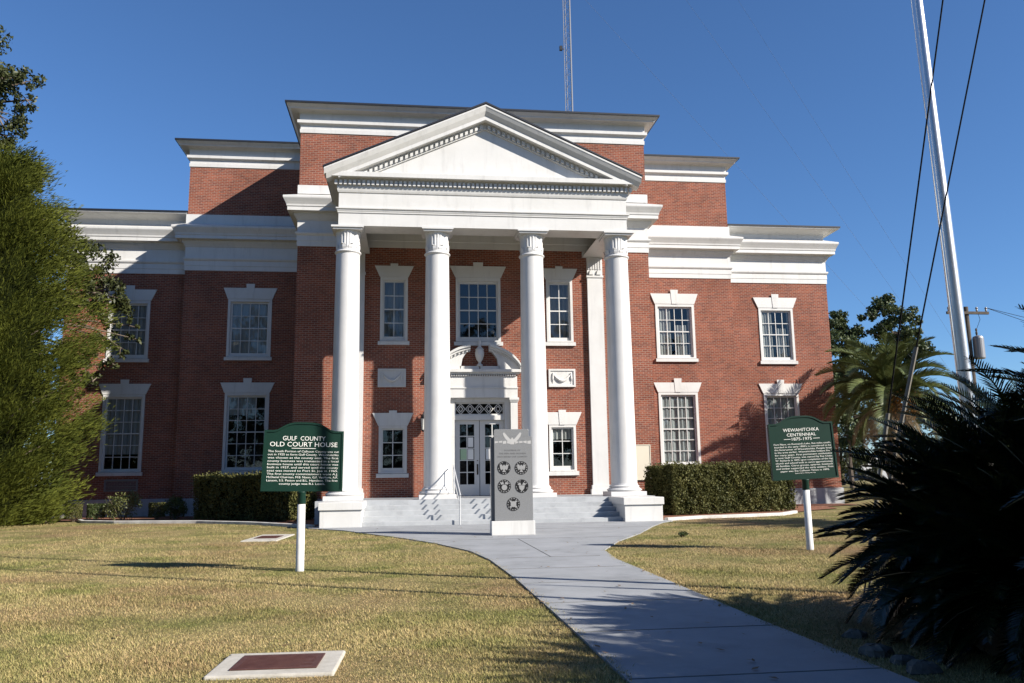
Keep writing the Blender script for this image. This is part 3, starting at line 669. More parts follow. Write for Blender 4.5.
tg = MB(); tg.quad((DX - .95, yt + 0.03, 3.82), (DX + .95, yt + 0.03, 3.82), (DX + .95, yt + 0.03, 4.28), (DX - .95, yt + 0.03, 4.28)); tg.build('transom_pane', M['door_glass'], sur)
hd = MB(); hd.box(DX - 0.958, DX + 0.958, Y1 + 0.0, Y1 + 0.2, 3.62, 3.798); hd.build('door_head', M['white'], sur)
for s in (-1, 1):
    a, b = sorted((DX + s * 0.012, DX + s * 0.955)); yy = Y1 + 0.12; ga, gb = a + 0.20, b - 0.19; gz0, gz1 = 1.19, 3.46
    d = MB(); d.box(a, ga, yy, yy + 0.05, 0.765, 3.615); d.box(gb, b, yy, yy + 0.05, 0.765, 3.615); d.box(ga, gb, yy, yy + 0.05, 0.765, gz0); d.box(ga, gb, yy, yy + 0.05, gz1, 3.615)
    d.box((ga + gb) / 2 - 0.018, (ga + gb) / 2 + 0.018, yy + 0.008, yy + 0.042, gz0, gz1)
    for i in range(1, 5):
        zz = gz0 + (gz1 - gz0) * i / 5; d.box(ga, (ga + gb) / 2 - 0.018, yy + 0.006, yy + 0.044, zz - 0.018, zz + 0.018); d.box((ga + gb) / 2 + 0.018, gb, yy + 0.006, yy + 0.044, zz - 0.018, zz + 0.018)
    do = d.build('door', M['sash'], house)
    q = MB(); q.quad((ga, yy + 0.026, gz0), (gb, yy + 0.026, gz0), (gb, yy + 0.026, gz1), (ga, yy + 0.026, gz1)); q.build('pane', M['door_glass'], do)
    ph = (gz1 - gz0) / 5; pw = (gb - ga) / 2
    notes = [(1, 3, 'paper', .8), (1, 2, 'paper', .85), (0, 2, 'paper_green', .9)] if s < 0 else [(0, 2, 'paper', .85)]
    for cx_, rz_, mm, sc_ in notes:
        x0 = ga + pw * cx_ + pw * (1 - sc_) / 2 + .01; z0 = gz0 + ph * rz_ + ph * (1 - sc_) / 2
        q = MB(); q.box(x0, x0 + pw * sc_ - .02, yy + 0.019, yy + 0.022, z0, z0 + ph * sc_); q.build('notice', M[mm], do)
    if s < 0:
        h = MB(); h.box(b - 0.10, b - 0.045, yy - 0.02, yy - 0.001, 1.55, 1.95); h.tube([(b - 0.072, yy - 0.02, 1.62), (b - 0.072, yy - 0.07, 1.66), (b - 0.072, yy - 0.07, 1.84), (b - 0.072, yy - 0.02, 1.88)], 0.013)
        h.lathe([(0.001, 2.06), (0.025, 2.07), (0.025, 2.09), (0.001, 2.1)], b - 0.072, yy - 0.02, 12); h.build('handle', M['brass'], do)

# ------------------------------------------------------------------ fittings on the building
for s, lab in ((-1, 'black wall lantern on the brick left of the entrance'), (1, 'black wall lantern on the brick right of the entrance, mostly behind a column')):
    x = s * 2.13 + 0.03
    t = thing('wall_lantern', lab, 'lantern', (x, Y1 - 0.16, 3.17), 'entrance lanterns')
    c = MB(); c.lathe([(0.03, 0.0), (0.075, 0.05), (0.075, 0.08)], 0, 0, 6); c.lathe([(0.115, 0.50), (0.12, 0.53), (0.04, 0.66), (0.015, 0.70), (0.02, 0.74), (0.005, 0.76)], 0, 0, 6)
    c.tube([(0, 0.15, 0.62), (0, 0.08, 0.76), (0, 0, 0.74)], 0.012); c.box(-0.05, 0.05, 0.13, 0.16, 0.35, 0.68)
    for k in range(6):
        a = math.pi * k / 3; c.tube([(0.075 * math.cos(a), 0.075 * math.sin(a), 0.06), (0.11 * math.cos(a), 0.11 * math.sin(a), 0.51)], 0.008, 5)
    c.build('lantern_frame', M['iron'], t)
    c = MB(); c.lathe([(0.068, 0.08), (0.10, 0.50)], 0, 0, 6); c.build('lamp_glass', M['lampglass'], t)
t = thing('wall_board', 'blank cream board fixed to the brick beside the right column', 'board', (6.32, Y1, 1.28))
c = MB(); c.box(-0.36, 0.36, -0.05, -0.003, 0, 1.32); c.build('panel', M['cream'], t, bevel=0.006)
c = MB(); c.ring(-0.38, 0.38, -0.02, 1.34, 0.03, -0.065, -0.052); c.build('rim', M['cream'], t)
for x, lab in ((-1.07, 'grey pipe handrail at the steps left of the granite monument'), (0.55, 'grey pipe handrail at the steps hidden behind the granite monument')):
    t = thing('handrail', lab, 'handrail', (x, -2.62, 0.02), 'step handrails')
    c = MB(); dx = -0.03
    c.tube([(0, 0, 0), (0, 0, 0.93)], 0.021); c.tube([(dx * 3, 2.05, 0.73), (dx * 3, 2.05, 1.80)], 0.021); c.build('post', M['rail'], t)
    c = MB(); c.tube([(0, -0.10, 0.88), (0, 0, 0.94), (dx * 3, 2.05, 1.82), (dx * 3, 2.25, 1.84)], 0.021); c.tube([(0, 0.02, 0.60), (dx * 3, 2.03, 1.40)], 0.016); c.build('rail', M['rail'], t)

# ------------------------------------------------------------------ granite monument
mo = thing('monument', 'upright grey granite veterans monument with five round black service emblems on a white base', 'monument', (-0.06, -7.72, 0.02))
c = MB(); c.box(-0.54, 0.54, -0.06, 0.42, 0, 0.345); c.build('base', M['white'], mo, bevel=0.01)
c = MB(); c.box(-0.525, 0.525, 0.14, 0.34, 0.347, 2.40); c.build('back_slab', M['granite'], mo, bevel=0.008)
c = MB(); c.box(-0.43, 0.43, 0.105, 0.139, 0.347, 2.42); c.build('groove', M['granite_rough'], mo)
c = MB(); c.box(-0.455, 0.50, -0.02, 0.105, 0.347, 2.42); c.ext([(-0.455, 2.421), (0.425, 2.421), (0.425, 2.56), (0.40, 2.60), (-0.43, 2.60), (-0.455, 2.57)], -0.02, 0.105); c.build('slab', M['granite'], mo, bevel=0.004)
seals = [(-0.215, 1.64), (0.22, 1.635), (-0.21, 1.19), (0.225, 1.185), (0.01, 0.75)]
rng = np.random.default_rng(5)
for i, (ex, ez) in enumerate(seals):
    c = MB(); n = 28
    c.ext([(ex + 0.166 * math.cos(2 * math.pi * k / n), ez + 0.166 * math.sin(2 * math.pi * k / n)) for k in range(n)], -0.026, -0.021)
    em = c.build('emblem', M['seal'], mo)
    r = MB(); y0, y1 = -0.031, -0.0265
    for k in range(n):                                    # thin lettered rim
        if i in (0, 3) and k % 3 == 0: continue
        if k % 2: continue
        a0, a1 = 2 * math.pi * k / n, 2 * math.pi * (k + 0.9) / n
        r.ext([(ex + 0.148 * math.cos(a0), ez + 0.148 * math.sin(a0)), (ex + 0.148 * math.cos(a1), ez + 0.148 * math.sin(a1)), (ex + 0.128 * math.cos(a1), ez + 0.128 * math.sin(a1)), (ex + 0.128 * math.cos(a0), ez + 0.128 * math.sin(a0))], y0, y1)
    if i in (0, 1):                                       # spread eagle
        for s in (-1, 1):
            q = [(ex + s * 0.02, ez + 0.03), (ex + s * 0.06, ez + 0.09), (ex + s * 0.105, ez + 0.07), (ex + s * 0.10, ez + 0.0), (ex + s * 0.07, ez - 0.06), (ex + s * 0.035, ez - 0.03)]
            r.ext(q if s < 0 else q[::-1], y0, y1)
        r.ext([(ex - 0.03, ez - 0.05), (ex + 0.03, ez - 0.05), (ex + 0.035, ez + 0.02), (ex + 0.015, ez + 0.075), (ex - 0.015, ez + 0.075), (ex - 0.035, ez + 0.02)], y0 - 0.001, y1)
        r.ext([(ex - 0.05, ez - 0.10), (ex + 0.05, ez - 0.10), (ex + 0.02, ez - 0.055), (ex - 0.02, ez - 0.055)], y0, y1)
        if i == 1: r.ext([(ex - 0.085, ez - 0.015), (ex + 0.085, ez - 0.015), (ex + 0.085, ez + 0.012), (ex - 0.085, ez + 0.012)], y0 - 0.002, y1)
    elif i == 2:                                          # globe with eagle
        r.ext([(ex + 0.07 * math.cos(2 * math.pi * k / 18), ez - 0.03 + 0.07 * math.sin(2 * math.pi * k / 18)) for k in range(18)], y0, y1)
        for s in (-1, 1):
            q = [(ex + s * 0.01, ez + 0.05), (ex + s * 0.03, ez + 0.11), (ex + s * 0.10, ez + 0.085), (ex + s * 0.085, ez + 0.04)]; r.ext(q if s < 0 else q[::-1], y0, y1)
    elif i == 3:                                          # shield under wings
        r.ext([(ex - 0.075, ez + 0.02), (ex - 0.06, ez - 0.06), (ex, ez - 0.125), (ex + 0.06, ez - 0.06), (ex + 0.075, ez + 0.02)], y0, y1)
        for s in (-1, 1):
            q = [(ex + s * 0.01, ez + 0.03), (ex + s * 0.04, ez + 0.095), (ex + s * 0.11, ez + 0.055), (ex + s * 0.085, ez + 0.027)]; r.ext(q if s < 0 else q[::-1], y0, y1)
    else:                                                 # crossed anchors behind a round shield
        for s in (-1, 1):
            d_ = Vector((s * 0.7071, 0.7071)); n_ = Vector((-d_.y, d_.x)) * 0.022
            A = Vector((ex, ez)) - d_ * 0.115; B = Vector((ex, ez)) + d_ * 0.115
            q = [A + n_, A - n_, B - n_, B + n_]; r.ext([tuple(p_) for p_ in q], y0 + 0.0005 * s, y1)
        r.ext([(ex + 0.072 * math.cos(2 * math.pi * k / 18), ez + 0.072 * math.sin(2 * math.pi * k / 18)) for k in range(18)], y0 - 0.002, y1)
    r.build('relief', M['etch_dim'], em)
eg = MB()                                                # engraved eagle over a banner
for s in (-1, 1):
    q = [(s * 0.02, 2.33), (s * 0.06, 2.36), (s * 0.20, 2.52), (s * 0.235, 2.50), (s * 0.21, 2.42), (s * 0.16, 2.35), (s * 0.10, 2.29), (s * 0.04, 2.27)]
    eg.ext(q if s < 0 else q[::-1], -0.0225, -0.0195)
eg.ext([(-0.05, 2.22), (0.05, 2.22), (0.04, 2.34), (0.0, 2.40), (-0.04, 2.34)], -0.0235, -0.0195)
for k in range(9):
    xa = -0.44 + 0.103 * k; eg.ext([(xa, 2.25 + 0.02 * math.sin(k * 2.1)), (xa + 0.085, 2.25 + 0.02 * math.sin(k * 1.3 + 1)), (xa + 0.085, 2.30 + 0.015 * math.sin(k)), (xa, 2.30)], -0.0221, -0.0195)
eg.build('engraved_eagle', M['etch'], mo)
tx = MB()
for body, z, wd, sz in (('IN HONOR OF', 2.055, 0.40, 0.055), ('THE MEN AND WOMEN', 1.975, 0.68, 0.055), ('WHO SERVED OUR COUNTRY', 1.895, 0.76, 0.055)):
    v_, f_ = text('t', body, None, None, 0.0, z, wd, sz, -0.0215, depth=0.001); tx.add([tuple(map(float, q)) for q in v_], f_)
tx.build('inscription', M['granite_dark'], mo)

# ------------------------------------------------------------------ historic markers
def marker(lab, loc, rotz, tilt, top, shoulder, bottom, lines, rules):
    t = thing('historic_marker', lab, 'marker', loc, 'green historic markers', (0, 0, rotz))
    hw = 0.625
    def outline(g_):
        pts = [(-hw - 0.012 + g_, bottom + g_), (hw + 0.012 - g_, bottom + g_), (hw - g_, shoulder - g_)]
        N = 18
        for i in range(1, N):
            u_ = i / N; x = (hw - g_) * (1 - 2 * u_); k = max(0.0, 1 - (abs(x) / 0.47) ** 2)
            pts.append((x, shoulder - g_ + (top - shoulder) * (k * k * (3 - 2 * k) if k > 0 else 0)))
        pts.append((-hw + g_, shoulder - g_)); return pts
    ct, sn = math.cos(tilt), math.sin(tilt)
    rot = lambda q: (q[0] * ct + (q[2] - bottom) * sn, q[1], bottom + (q[2] - bottom) * ct - q[0] * sn)
    c = MB(); c.ext(outline(0.0), -0.038, 0.038); c.v = [rot(q) for q in c.v]; pan = c.build('panel', M['green'], t, bevel=0.006)
    c = MB(); o, i_ = outline(0.0), outline(0.032); n = len(o)
    for yy, s in ((-0.050, -1),):
        for k in range(n):
            k2 = (k + 1) % n
            a, b, c2, d = o[k], o[k2], i_[k2], i_[k]
            c.quad((a[0], yy, a[1]), (b[0], yy, b[1]), (c2[0], yy, c2[1]), (d[0], yy, d[1]))
            c.quad((a[0], yy, a[1]), (a[0], -0.038, a[1]), (b[0], -0.038, b[1]), (b[0], yy, b[1])); c.quad((d[0], yy, d[1]), (c2[0], yy, c2[1]), (c2[0], -0.0385, c2[1]), (d[0], -0.0385, d[1]))
    c.v = [rot(q) for q in c.v]; c.build('border', M['green'], pan)
    c = MB()
    for body, z, wd, sz in lines:
        v_, f_ = text('t', body, None, None, 0.0, z, wd, sz, -0.0405, depth=0.0018); c.add([tuple(map(float, q)) for q in v_], f_)
    for x0, x1, z in rules: c.box(x0, x1, -0.043, -0.0385, z, z + 0.008)
    c.v = [rot(q) for q in c.v]; c.build('lettering', M['letter'], pan)
    c = MB(); c.lathe([(0.062, bottom - 0.20), (0.066, bottom - 0.19), (0.062, bottom - 0.04), (0.072, bottom - 0.02), (0.072, bottom - 0.001)], 0, 0, 20); c.build('collar', M['green'], t, smooth=True)
    c = MB(); c.lathe([(0.070, -0.05), (0.066, 0.02), (0.062, bottom - 0.201)], 0, 0, 20); c.build('post', M['post'], t, smooth=True)
    return t
body1 = ['The South Portion of Calhoun County was cut', 'out in 1925 to form Gulf County. Wewahitchka', 'was chosen as the county seat. The first', 'county business was transacted in a local', 'business house until this court house was',
         'built in 1927, and served until the county', 'seat was moved to Port St. Joe in 1965.', 'The first county commissioners were A.J.', 'McDaniel Chairman, M.B. Nixon, G.F. VanHorn, A.P.', 'Lanson, S.S. Patton and B.L. Hamilton. The first', 'county judge was R.I. Lewis.']
L1 = [('GULF  COUNTY', 2.055, 0.67, 0.10), ('OLD COURT HOUSE', 1.957, 1.06, 0.105)] + [(b_, 1.865 - 0.0515 * i, 1.11 if i < 10 else 0.72, 0.045) for i, b_ in enumerate(body1)]
marker('green arched historic marker on a white post headed OLD COURT HOUSE, left lawn', (-4.325, -14.66, 0), R(5), R(1.2), 2.35, 2.215, 1.245, L1, [(-0.19, 0.19, 1.925)])
body2 = ['Fort Place, on Kennard\'s Lake, five miles south,', 'founded in the early 1800\'s is considered to be', 'the forerunner of Wewahitchka. People lived', 'in the area earlier. Wewahitchka Indians lived', 'for many years. First permanent settlement', 'in now Gulf County, was named by five Clubs',
         'W. Richards in 1875 upon completion of the log', 'church and school built to serve approximately', '40 families. Citrus groves, apiaries, livestock', 'and timber supported the early settlers. First', 'paper was the Calhoun Times in 1895.']
L2 = [('WEWAHITCHKA', 2.215, 0.70, 0.088), ('CENTENNIAL', 2.125, 0.57, 0.084), ('1875-1975', 2.045, 0.39, 0.080)] + [(b_, 1.965 - 0.0505 * i, 1.11 if i < 10 else 0.95, 0.043) for i, b_ in enumerate(body2)] + [('Sponsored in 1975 by the City', 1.42, 0.40, 0.026)]
marker('green arched historic marker on a white post headed CENTENNIAL, right lawn', (4.85, -13.34, 0), R(-4), R(-2.2), 2.51, 2.375, 1.31, L2, [(-0.35, -0.22, 2.068), (0.22, 0.35, 2.068)])

# ------------------------------------------------------------------ ground plaques
def plaque(lab, cx, cy, w_, d_, pw, pd_, rz):
    t = thing('ground_plaque', lab, 'plaque', (cx, cy, 0), 'flat plaques set in the lawn', (0, 0, rz))
    c = MB(); c.box(-w_ / 2, w_ / 2, -d_ / 2, d_ / 2, -0.05, 0.028); c.build('slab', M['slab'], t, bevel=0.015)
    c = MB(); c.box(-pw / 2, pw / 2, -pd_ / 2, pd_ / 2, 0.029, 0.040); b_ = c.build('plate', M['plaque'], t, bevel=0.004)
    c = MB(); n = 11
    for i in range(n): c.box(-pw * 0.42, pw * (0.42 if i % 3 else 0.3), -pd_ * 0.42 + pd_ * 0.84 * i / n, -pd_ * 0.42 + pd_ * 0.84 * (i + 0.45) / n, 0.0402, 0.0425)
    c.build('raised_lines', M['plaque'], b_)
plaque('flat concrete slab with a dark red plate in the foreground grass', -3.60, -21.60, 0.93, 0.80, 0.64, 0.50, R(-2))
plaque('flat concrete slab with a dark plate in the grass near the left flower bed', -6.1, -6.6, 0.85, 2.3, 0.55, 0.9, R(-3))

# ------------------------------------------------------------------ flagpole, wires, poles
fp = thing('flagpole', 'tall aluminium flagpole behind the dark sago palm', 'flagpole', (3.86, -19.62, 0), None, (0, R(-1.35), 0))
c = MB(); c.lathe([(0.086, -0.05), (0.083, 2.0), (0.074, 4.5), (0.058, 7.5), (0.045, 10.5), (0.036, 12.5)], 0, 0, 28); c.build('pole', M['alum'], fp, smooth=True)
c = MB(); c.lathe([(0.17, 0.0), (0.17, 0.03), (0.12, 0.09), (0.10, 0.16)], 0, 0, 24); c.build('collar', M['alum'], fp)
c = MB(); c.lathe([(0.01, 12.5), (0.07, 12.54), (0.09, 12.6), (0.07, 12.66), (0.01, 12.7)], 0, 0, 16); c.build('finial', M['alum'], fp)
c = MB(); c.tube([(-0.09, -0.03, 1.3), (-0.10, -0.03, 4.6), (-0.11, -0.03, 8.0), (-0.06, -0.03, 12.4)], 0.005, 5); c.build('halyard', M['rope'], fp)
def along(a, b, t): return tuple(a[i] + (b[i] - a[i]) * t for i in range(3))
for lab, A, B, zt, tt in (('right one of two dark guy wires, with a long pale guard', (2.88, -19.71, 1.88), (3.72, -20.72, 6.59), 2.80, 2.3),
                         ('left one of two dark guy wires, with a short pale guard', (2.73, -19.69, 1.91), (3.26, -20.66, 6.60), 2.07, 2.3)):
    g0 = along(A, B, -A[2] / (B[2] - A[2])); tz = (zt - A[2]) / (B[2] - A[2])
    t = thing('guy_wire', lab, 'wire', g0, 'guy wires')
    sub = lambda q: tuple(q[i] - g0[i] for i in range(3))
    c = MB(); c.tube([sub(g0), sub(along(A, B, tt))], 0.009, 6); c.build('cable', M['cable'], t)
    c = MB(); c.tube([sub(along(A, B, -A[2] / (B[2] - A[2]) * 0.9)), sub(along(A, B, tz))], 0.024, 8); c.build('guard', M['guard'], t)
def utility_pole(lab, x, y, h, full, r=0.13):
    t = thing('utility_pole', lab, 'utility pole', (x, y, 0), 'utility poles')
    c = MB(); c.tube([(0, 0, -0.2), (0, 0, h)], [r * 1.2, r * 0.85], 12); c.build('pole', M['woodpole'], t)
    c = MB(); c.box(-1.0, 1.0, -0.16, -0.07 if full else -0.115, h - 0.35, h - 0.23 if full else h - 0.29)
    c.build('crossarm', M['woodpole'], t)
    for k in (-0.9, -0.45, 0.45, 0.9):
        c = MB(); c.lathe([(0.02, h - 0.23), (0.05, h - 0.17), (0.035, h - 0.13), (0.06, h - 0.08), (0.03, h - 0.02)], k, -0.115, 10); c.build('insulator', M['grey'], t)
    if full:
        c = MB(); c.lathe([(0.21, h - 2.35), (0.23, h - 2.3), (0.23, h - 1.45), (0.20, h - 1.36), (0.05, h - 1.3)], 0.36, -0.12, 20); c.build('transformer', M['grey'], t)
        c = MB(); c.lathe([(0.03, h - 1.3), (0.05, h - 1.2), (0.03, h - 1.12), (0.05, h - 1.05), (0.02, h - 0.98)], 0.32, -0.12, 10); c.build('bushing', M['woodpole'], t)
        c = MB()
        for s in (-1, 1): c.tube([(0.9, -0.12, h - 0.05), (12, 6, h - 0.5 + s * 0.3), (30, 16, h + 0.2 + s)], 0.012, 5)
        c.tube([(0.34, -0.14, h - 1.0), (0.5, -0.2, h - 0.6), (0.45, -0.115, h - 0.1)], 0.01, 5); c.build('power_line', M['cable'], t)
    return t
utility_pole('wooden utility pole with a grey transformer behind the flagpole', 21.95, 5.0, 8.65, True)
utility_pole('slender bare pole holding up the two dark guy wires beside the sago palms', 4.42, -22.0, 13.0, False, 0.05)

# antenna mast with stays
ms = thing('antenna_mast', 'thin lattice antenna mast rising behind the courthouse roof', 'mast', (8.2, 24.5, 0))
c = MB(); H = 62; tri = [(-0.28, -0.1), (0.20, -0.1), (-0.04, 0.3)]
for i, (x, y) in enumerate(tri): c.tube([(x, y, 0), (x, y, H)], 0.055 if i == 1 else 0.024, 6)
z = 0
while z < H:
    for k in range(3):
        a, b = tri[k], tri[(k + 1) % 3]; c.tube([(*a, z), (*b, z + 0.45)], 0.011, 4); c.tube([(*b, z + 0.45), (*a, z + 0.9)], 0.011, 4)
    z += 0.9
c.build('lattice', M['mast'], ms)
c = MB(); c.tube([(-0.5, -0.2, 30.9), (-0.28, -0.1, 30.9)], 0.03, 6); c.box(-0.62, -0.42, -0.3, -0.1, 30.75, 31.05); c.build('antenna', M['iron'], ms)
for (hz, P, Q) in ((36.4, (20.42, 29.1, 27.07), (30.71, 27.82, 13.8)), (48.7, (25.75, 28.44, 27.39), (31.91, 27.67, 16.74)), (57.9, (29.08, 28.02, 27.18), (32.06, 27.65, 21.16))):
    k = -P[2] / (Q[2] - P[2]); e_ = tuple(P[i] + (Q[i] - P[i]) * k for i in range(3))
    c = MB(); c.tube([(0, 0, hz), (e_[0] - 8.2, e_[1] - 24.5, 0)], 0.007, 4); c.build('stay', M['grey'], ms)

# ------------------------------------------------------------------ vegetation
def limb_pts(rng, a, b, k=0.25, n=5):
    a, b = np.array(a, float), np.array(b, float); L = np.linalg.norm(b - a); mid = rng.normal(size=3) * L * k * 0.5; mid[2] = abs(mid[2]) * 0.6
    return [tuple(a + (b - a) * t + mid * math.sin(math.pi * t)) for t in np.linspace(0, 1, n)]

# cedar
rng = np.random.default_rng(11)
t = thing('cedar_tree', 'large yellow green cedar with fine feathery foliage down to the lawn at the left edge', 'tree', (-17.8, 3.0, 0))
c = MB(); c.tube([(0, 0, -0.1), (0.1, 0, 4), (0.2, 0.1, 9), (0.3, 0, 13)], [0.32, 0.26, 0.15, 0.04], 10)
zs = np.array([0.0, 0.6, 2.5, 4.4, 7.0, 9.5, 11.9, 13.2, 13.9]); rs = np.array([2.3, 2.7, 3.35, 3.5, 3.55, 2.75, 1.75, 0.9, 0.15])
tips = []
for i in range(520):
    z = rng.uniform(0.25, 13.6) if i > 40 else rng.uniform(0.2, 2.2); r = np.interp(z, zs, rs); a = rng.uniform(0, 2 * math.pi)
    q = r * (rng.uniform(0.72, 1.10) if i % 3 else rng.uniform(0.35, 0.8)); tips.append((0.2 * z / 13 + q * math.cos(a), q * math.sin(a), z, r))
for (x, y, z, r) in tips[::5]: c.tube(limb_pts(rng, (0.2 * z / 13, 0, max(0.3, z - 0.5 * r)), (x * 0.9, y * 0.9, z - 0.1), 0.1, 4), [0.05, 0.04, 0.025, 0.01], 5)
c.build('trunk', M['bark'], t)
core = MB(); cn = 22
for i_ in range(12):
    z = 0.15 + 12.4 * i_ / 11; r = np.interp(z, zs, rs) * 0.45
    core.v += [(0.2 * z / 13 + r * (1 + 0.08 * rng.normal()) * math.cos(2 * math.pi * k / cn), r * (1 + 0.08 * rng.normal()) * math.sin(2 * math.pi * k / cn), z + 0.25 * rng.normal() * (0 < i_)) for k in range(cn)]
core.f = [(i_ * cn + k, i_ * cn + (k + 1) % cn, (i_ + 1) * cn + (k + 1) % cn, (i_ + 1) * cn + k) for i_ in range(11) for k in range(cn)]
core.build('crown_shade_core', M['core'], t)  # dark core closes sky gaps, inner crown shade is in its colour
P = []; B = []
for (x, y, z, r) in tips:                                # each tip is a plume of feathery sprays
    n = 400; d = np.array([x, y, 0.55 * math.hypot(x, y)]); d = d / (np.linalg.norm(d) + 1e-6)
    u_ = rng.uniform(-1.0, 0.45, n)[:, None]; wdt = 0.44 * np.sqrt(np.clip(1 - ((u_ + 0.35) / 0.85) ** 2, 0.02, 1))
    P.append(np.array([x, y, z]) + d * u_ * 1.0 + rng.normal(size=(n, 3)) * wdt * np.array([0.75, 0.75, 0.6])); B.append(np.tile(d, (n, 1)))
P = np.concatenate(P); B = np.concatenate(B)
keep = P[:, 2] > 0.03; P, B = P[keep], B[keep]
np_mesh('foliage', leaves(rng, P, 0.21, 0.030, B, 0.66), 4, M['cedar'], t)

def broadleaf(name, lab, cat, base, trunk, clumps, m, leaf, n, group=None, squash=0.8, seed=1, rtrunk=0.3, density=None):
    rng = np.random.default_rng(seed)
    t = thing(name, lab, cat, base, group)
    rel = lambda q: tuple(q[i] - base[i] for i in range(3))
    c = MB(); tp_ = [rel(q) for q in trunk]; k = len(tp_)
    c.tube([(tp_[0][0], tp_[0][1], tp_[0][2] - 0.1)] + tp_[1:], [rtrunk * (1 - 0.75 * i / max(1, k - 1)) for i in range(k)], 10)
    P = []
    for (x, y, z, r) in clumps:
        q = rel((x, y, z)); best = min(tp_, key=lambda p: math.dist(p, (q[0], q[1], q[2] - 0.8 * r)))
        c.tube(limb_pts(rng, best, q, 0.2, 5), [0.09 * rtrunk / 0.3, 0.07 * rtrunk / 0.3, 0.05, 0.035, 0.015], 6)
        ns = max(4, int(9 * r))
        for _ in range(ns):                              # sub clumps make the outline uneven
            d = unit(rng.normal(size=3)); sc = np.array(q) + d * r * rng.uniform(0.45, 1.0) * np.array([1, 1, squash]); rr = rng.uniform(0.22, 0.42) * min(r, 1.8)
            c.tube([q, tuple((np.array(q) + sc) / 2 + rng.normal(size=3) * 0.06), tuple(sc)], [0.03, 0.02, 0.008], 4)
            P.append(ball(rng, sc, rr, int(n * rr ** 1.6), 0.1))
    c.build('trunk', M['bark'], t)
    P = np.concatenate(P); np_mesh('crown', leaves(rng, P, leaf, leaf * 0.55), 4, m, t)
    return t
broadleaf('oak_tree', 'tall dark broadleaf tree behind the cedar with sprays hanging over the left windows', 'tree', (-20.2, 6.0, 0), [(-20.2, 6, 0), (-20.2, 6, 4), (-20, 6, 8), (-20, 5.9, 12), (-20.2, 5.8, 17)],
          [(-20.6, 5.5, 18.2, 1.9), (-19.4, 5.8, 17.9, 1.1), (-18.75, 6, 17.9, 0.85), (-18.5, 6, 17.2, 0.7), (-20.2, 5, 15.2, 1.9), (-19.7, 5.8, 16.6, 1.2), (-20.4, 5.6, 17.0, 1.2), (-19.2, 6, 15.6, 0.8), (-18.9, 6, 14.9, 0.7), (-14.3, 6.7, 8.9, 0.5), (-13.9, 6.8, 7.3, 0.35), (-17.6, 6.3, 4.6, 1.5), (-17.4, 6.4, 2.6, 1.4), (-17.8, 6.2, 6.4, 1.4), (-18.6, 6.2, 1.6, 1.4), (-15.3, 6.5, 5.5, 0.5), (-19.6, 5.6, 13.6, 1.5), (-18.2, 6, 13.9, 0.75), (-17.6, 5.9, 13.6, 0.45), (-18.3, 6, 12.2, 1.3), (-17.2, 6, 11.4, 1.2), (-16.4, 6.2, 10.6, 1.25),
           (-15.6, 6.4, 10.0, 1.05), (-15.0, 6.5, 9.2, 0.95), (-14.6, 6.6, 8.4, 0.75), (-15.7, 6.4, 8.6, 0.9), (-15.1, 6.6, 7.3, 0.6), (-14.4, 6.7, 6.9, 0.5), (-14.6, 6.6, 6.2, 0.5), (-15.6, 6.4, 6.1, 0.7), (-14.1, 6.6, 7.8, 0.4), (-18, 6, 9, 2.0), (-20, 5.5, 10, 2.6), (-16.6, 6.2, 6.5, 0.9), (-16.0, 6.4, 5.6, 0.6)],
          M['oak'], 0.17, 620, seed=3, rtrunk=0.38)
# pines and far trees right of the building
broadleaf('pine_tree', 'tall pine with tufted open crown behind the palm', 'tree', (44, 46, 0), [(44, 46, 0), (44, 46, 8), (44.2, 46, 13), (43.8, 46, 17.5)],
          [(43.6, 46, 17.6, 1.43), (42.6, 46, 16.9, 1.17), (44.8, 45.5, 16.6, 1.43), (41.6, 46, 16.5, 0.91), (45.9, 46, 16.2, 1.17), (42.5, 46, 15.2, 1.30), (44.4, 46, 14.8, 1.69), (46.6, 46.3, 14.9, 1.17), (41.2, 46, 14.9, 0.78), (43.2, 46, 13.2, 1.30), (46.0, 46, 13.2, 1.56), (44.8, 46, 11.8, 1.69), (47.5, 46, 13.4, 0.91), (42.2, 46, 11.6, 1.17)],
          M['pine'], 0.34, 230, 'pines beyond the lawn', 0.55, 21, 0.24)
broadleaf('pine_tree', 'dark tall pine close to the right corner of the building', 'tree', (39.2, 47, 0), [(39.2, 47, 0), (39.2, 47, 8), (39.3, 47, 13), (39.2, 47, 16.5)],
          [(39.2, 47, 16.6, 1.30), (38.3, 47, 15.8, 1.43), (40.2, 47, 15.3, 1.56), (39.0, 47, 14.2, 1.95), (37.8, 47, 13.2, 1.56), (40.6, 47, 12.9, 1.56), (39.2, 47, 11.8, 2.08), (37.6, 47, 10.4, 1.69), (40.6, 47, 10.0, 1.82), (39, 47, 8.6, 2.08), (37.8, 47, 7.0, 1.69), (40.4, 47, 6.8, 1.82), (39, 47, 5, 2.08)],
          M['pine'], 0.34, 230, 'pines beyond the lawn', 0.6, 22, 0.24)
broadleaf('oak_tree', 'rounded green tree low behind the palm fronds', 'tree', (46.5, 50, 0), [(46.5, 50, 0), (46.5, 50, 3), (46.5, 50, 7)],
          [(46.5, 50, 9, 2.3), (44, 50, 8, 2.2), (49, 50, 8, 2.2), (46, 49, 6, 2.5), (42.5, 50, 5.5, 2.2), (50.5, 50, 5.5, 2.4), (47, 49, 3.5, 2.5), (43, 50, 3, 2.2), (51, 50, 3, 2.3)], M['oak'], 0.34, 90, None, 0.8, 23, 0.3)
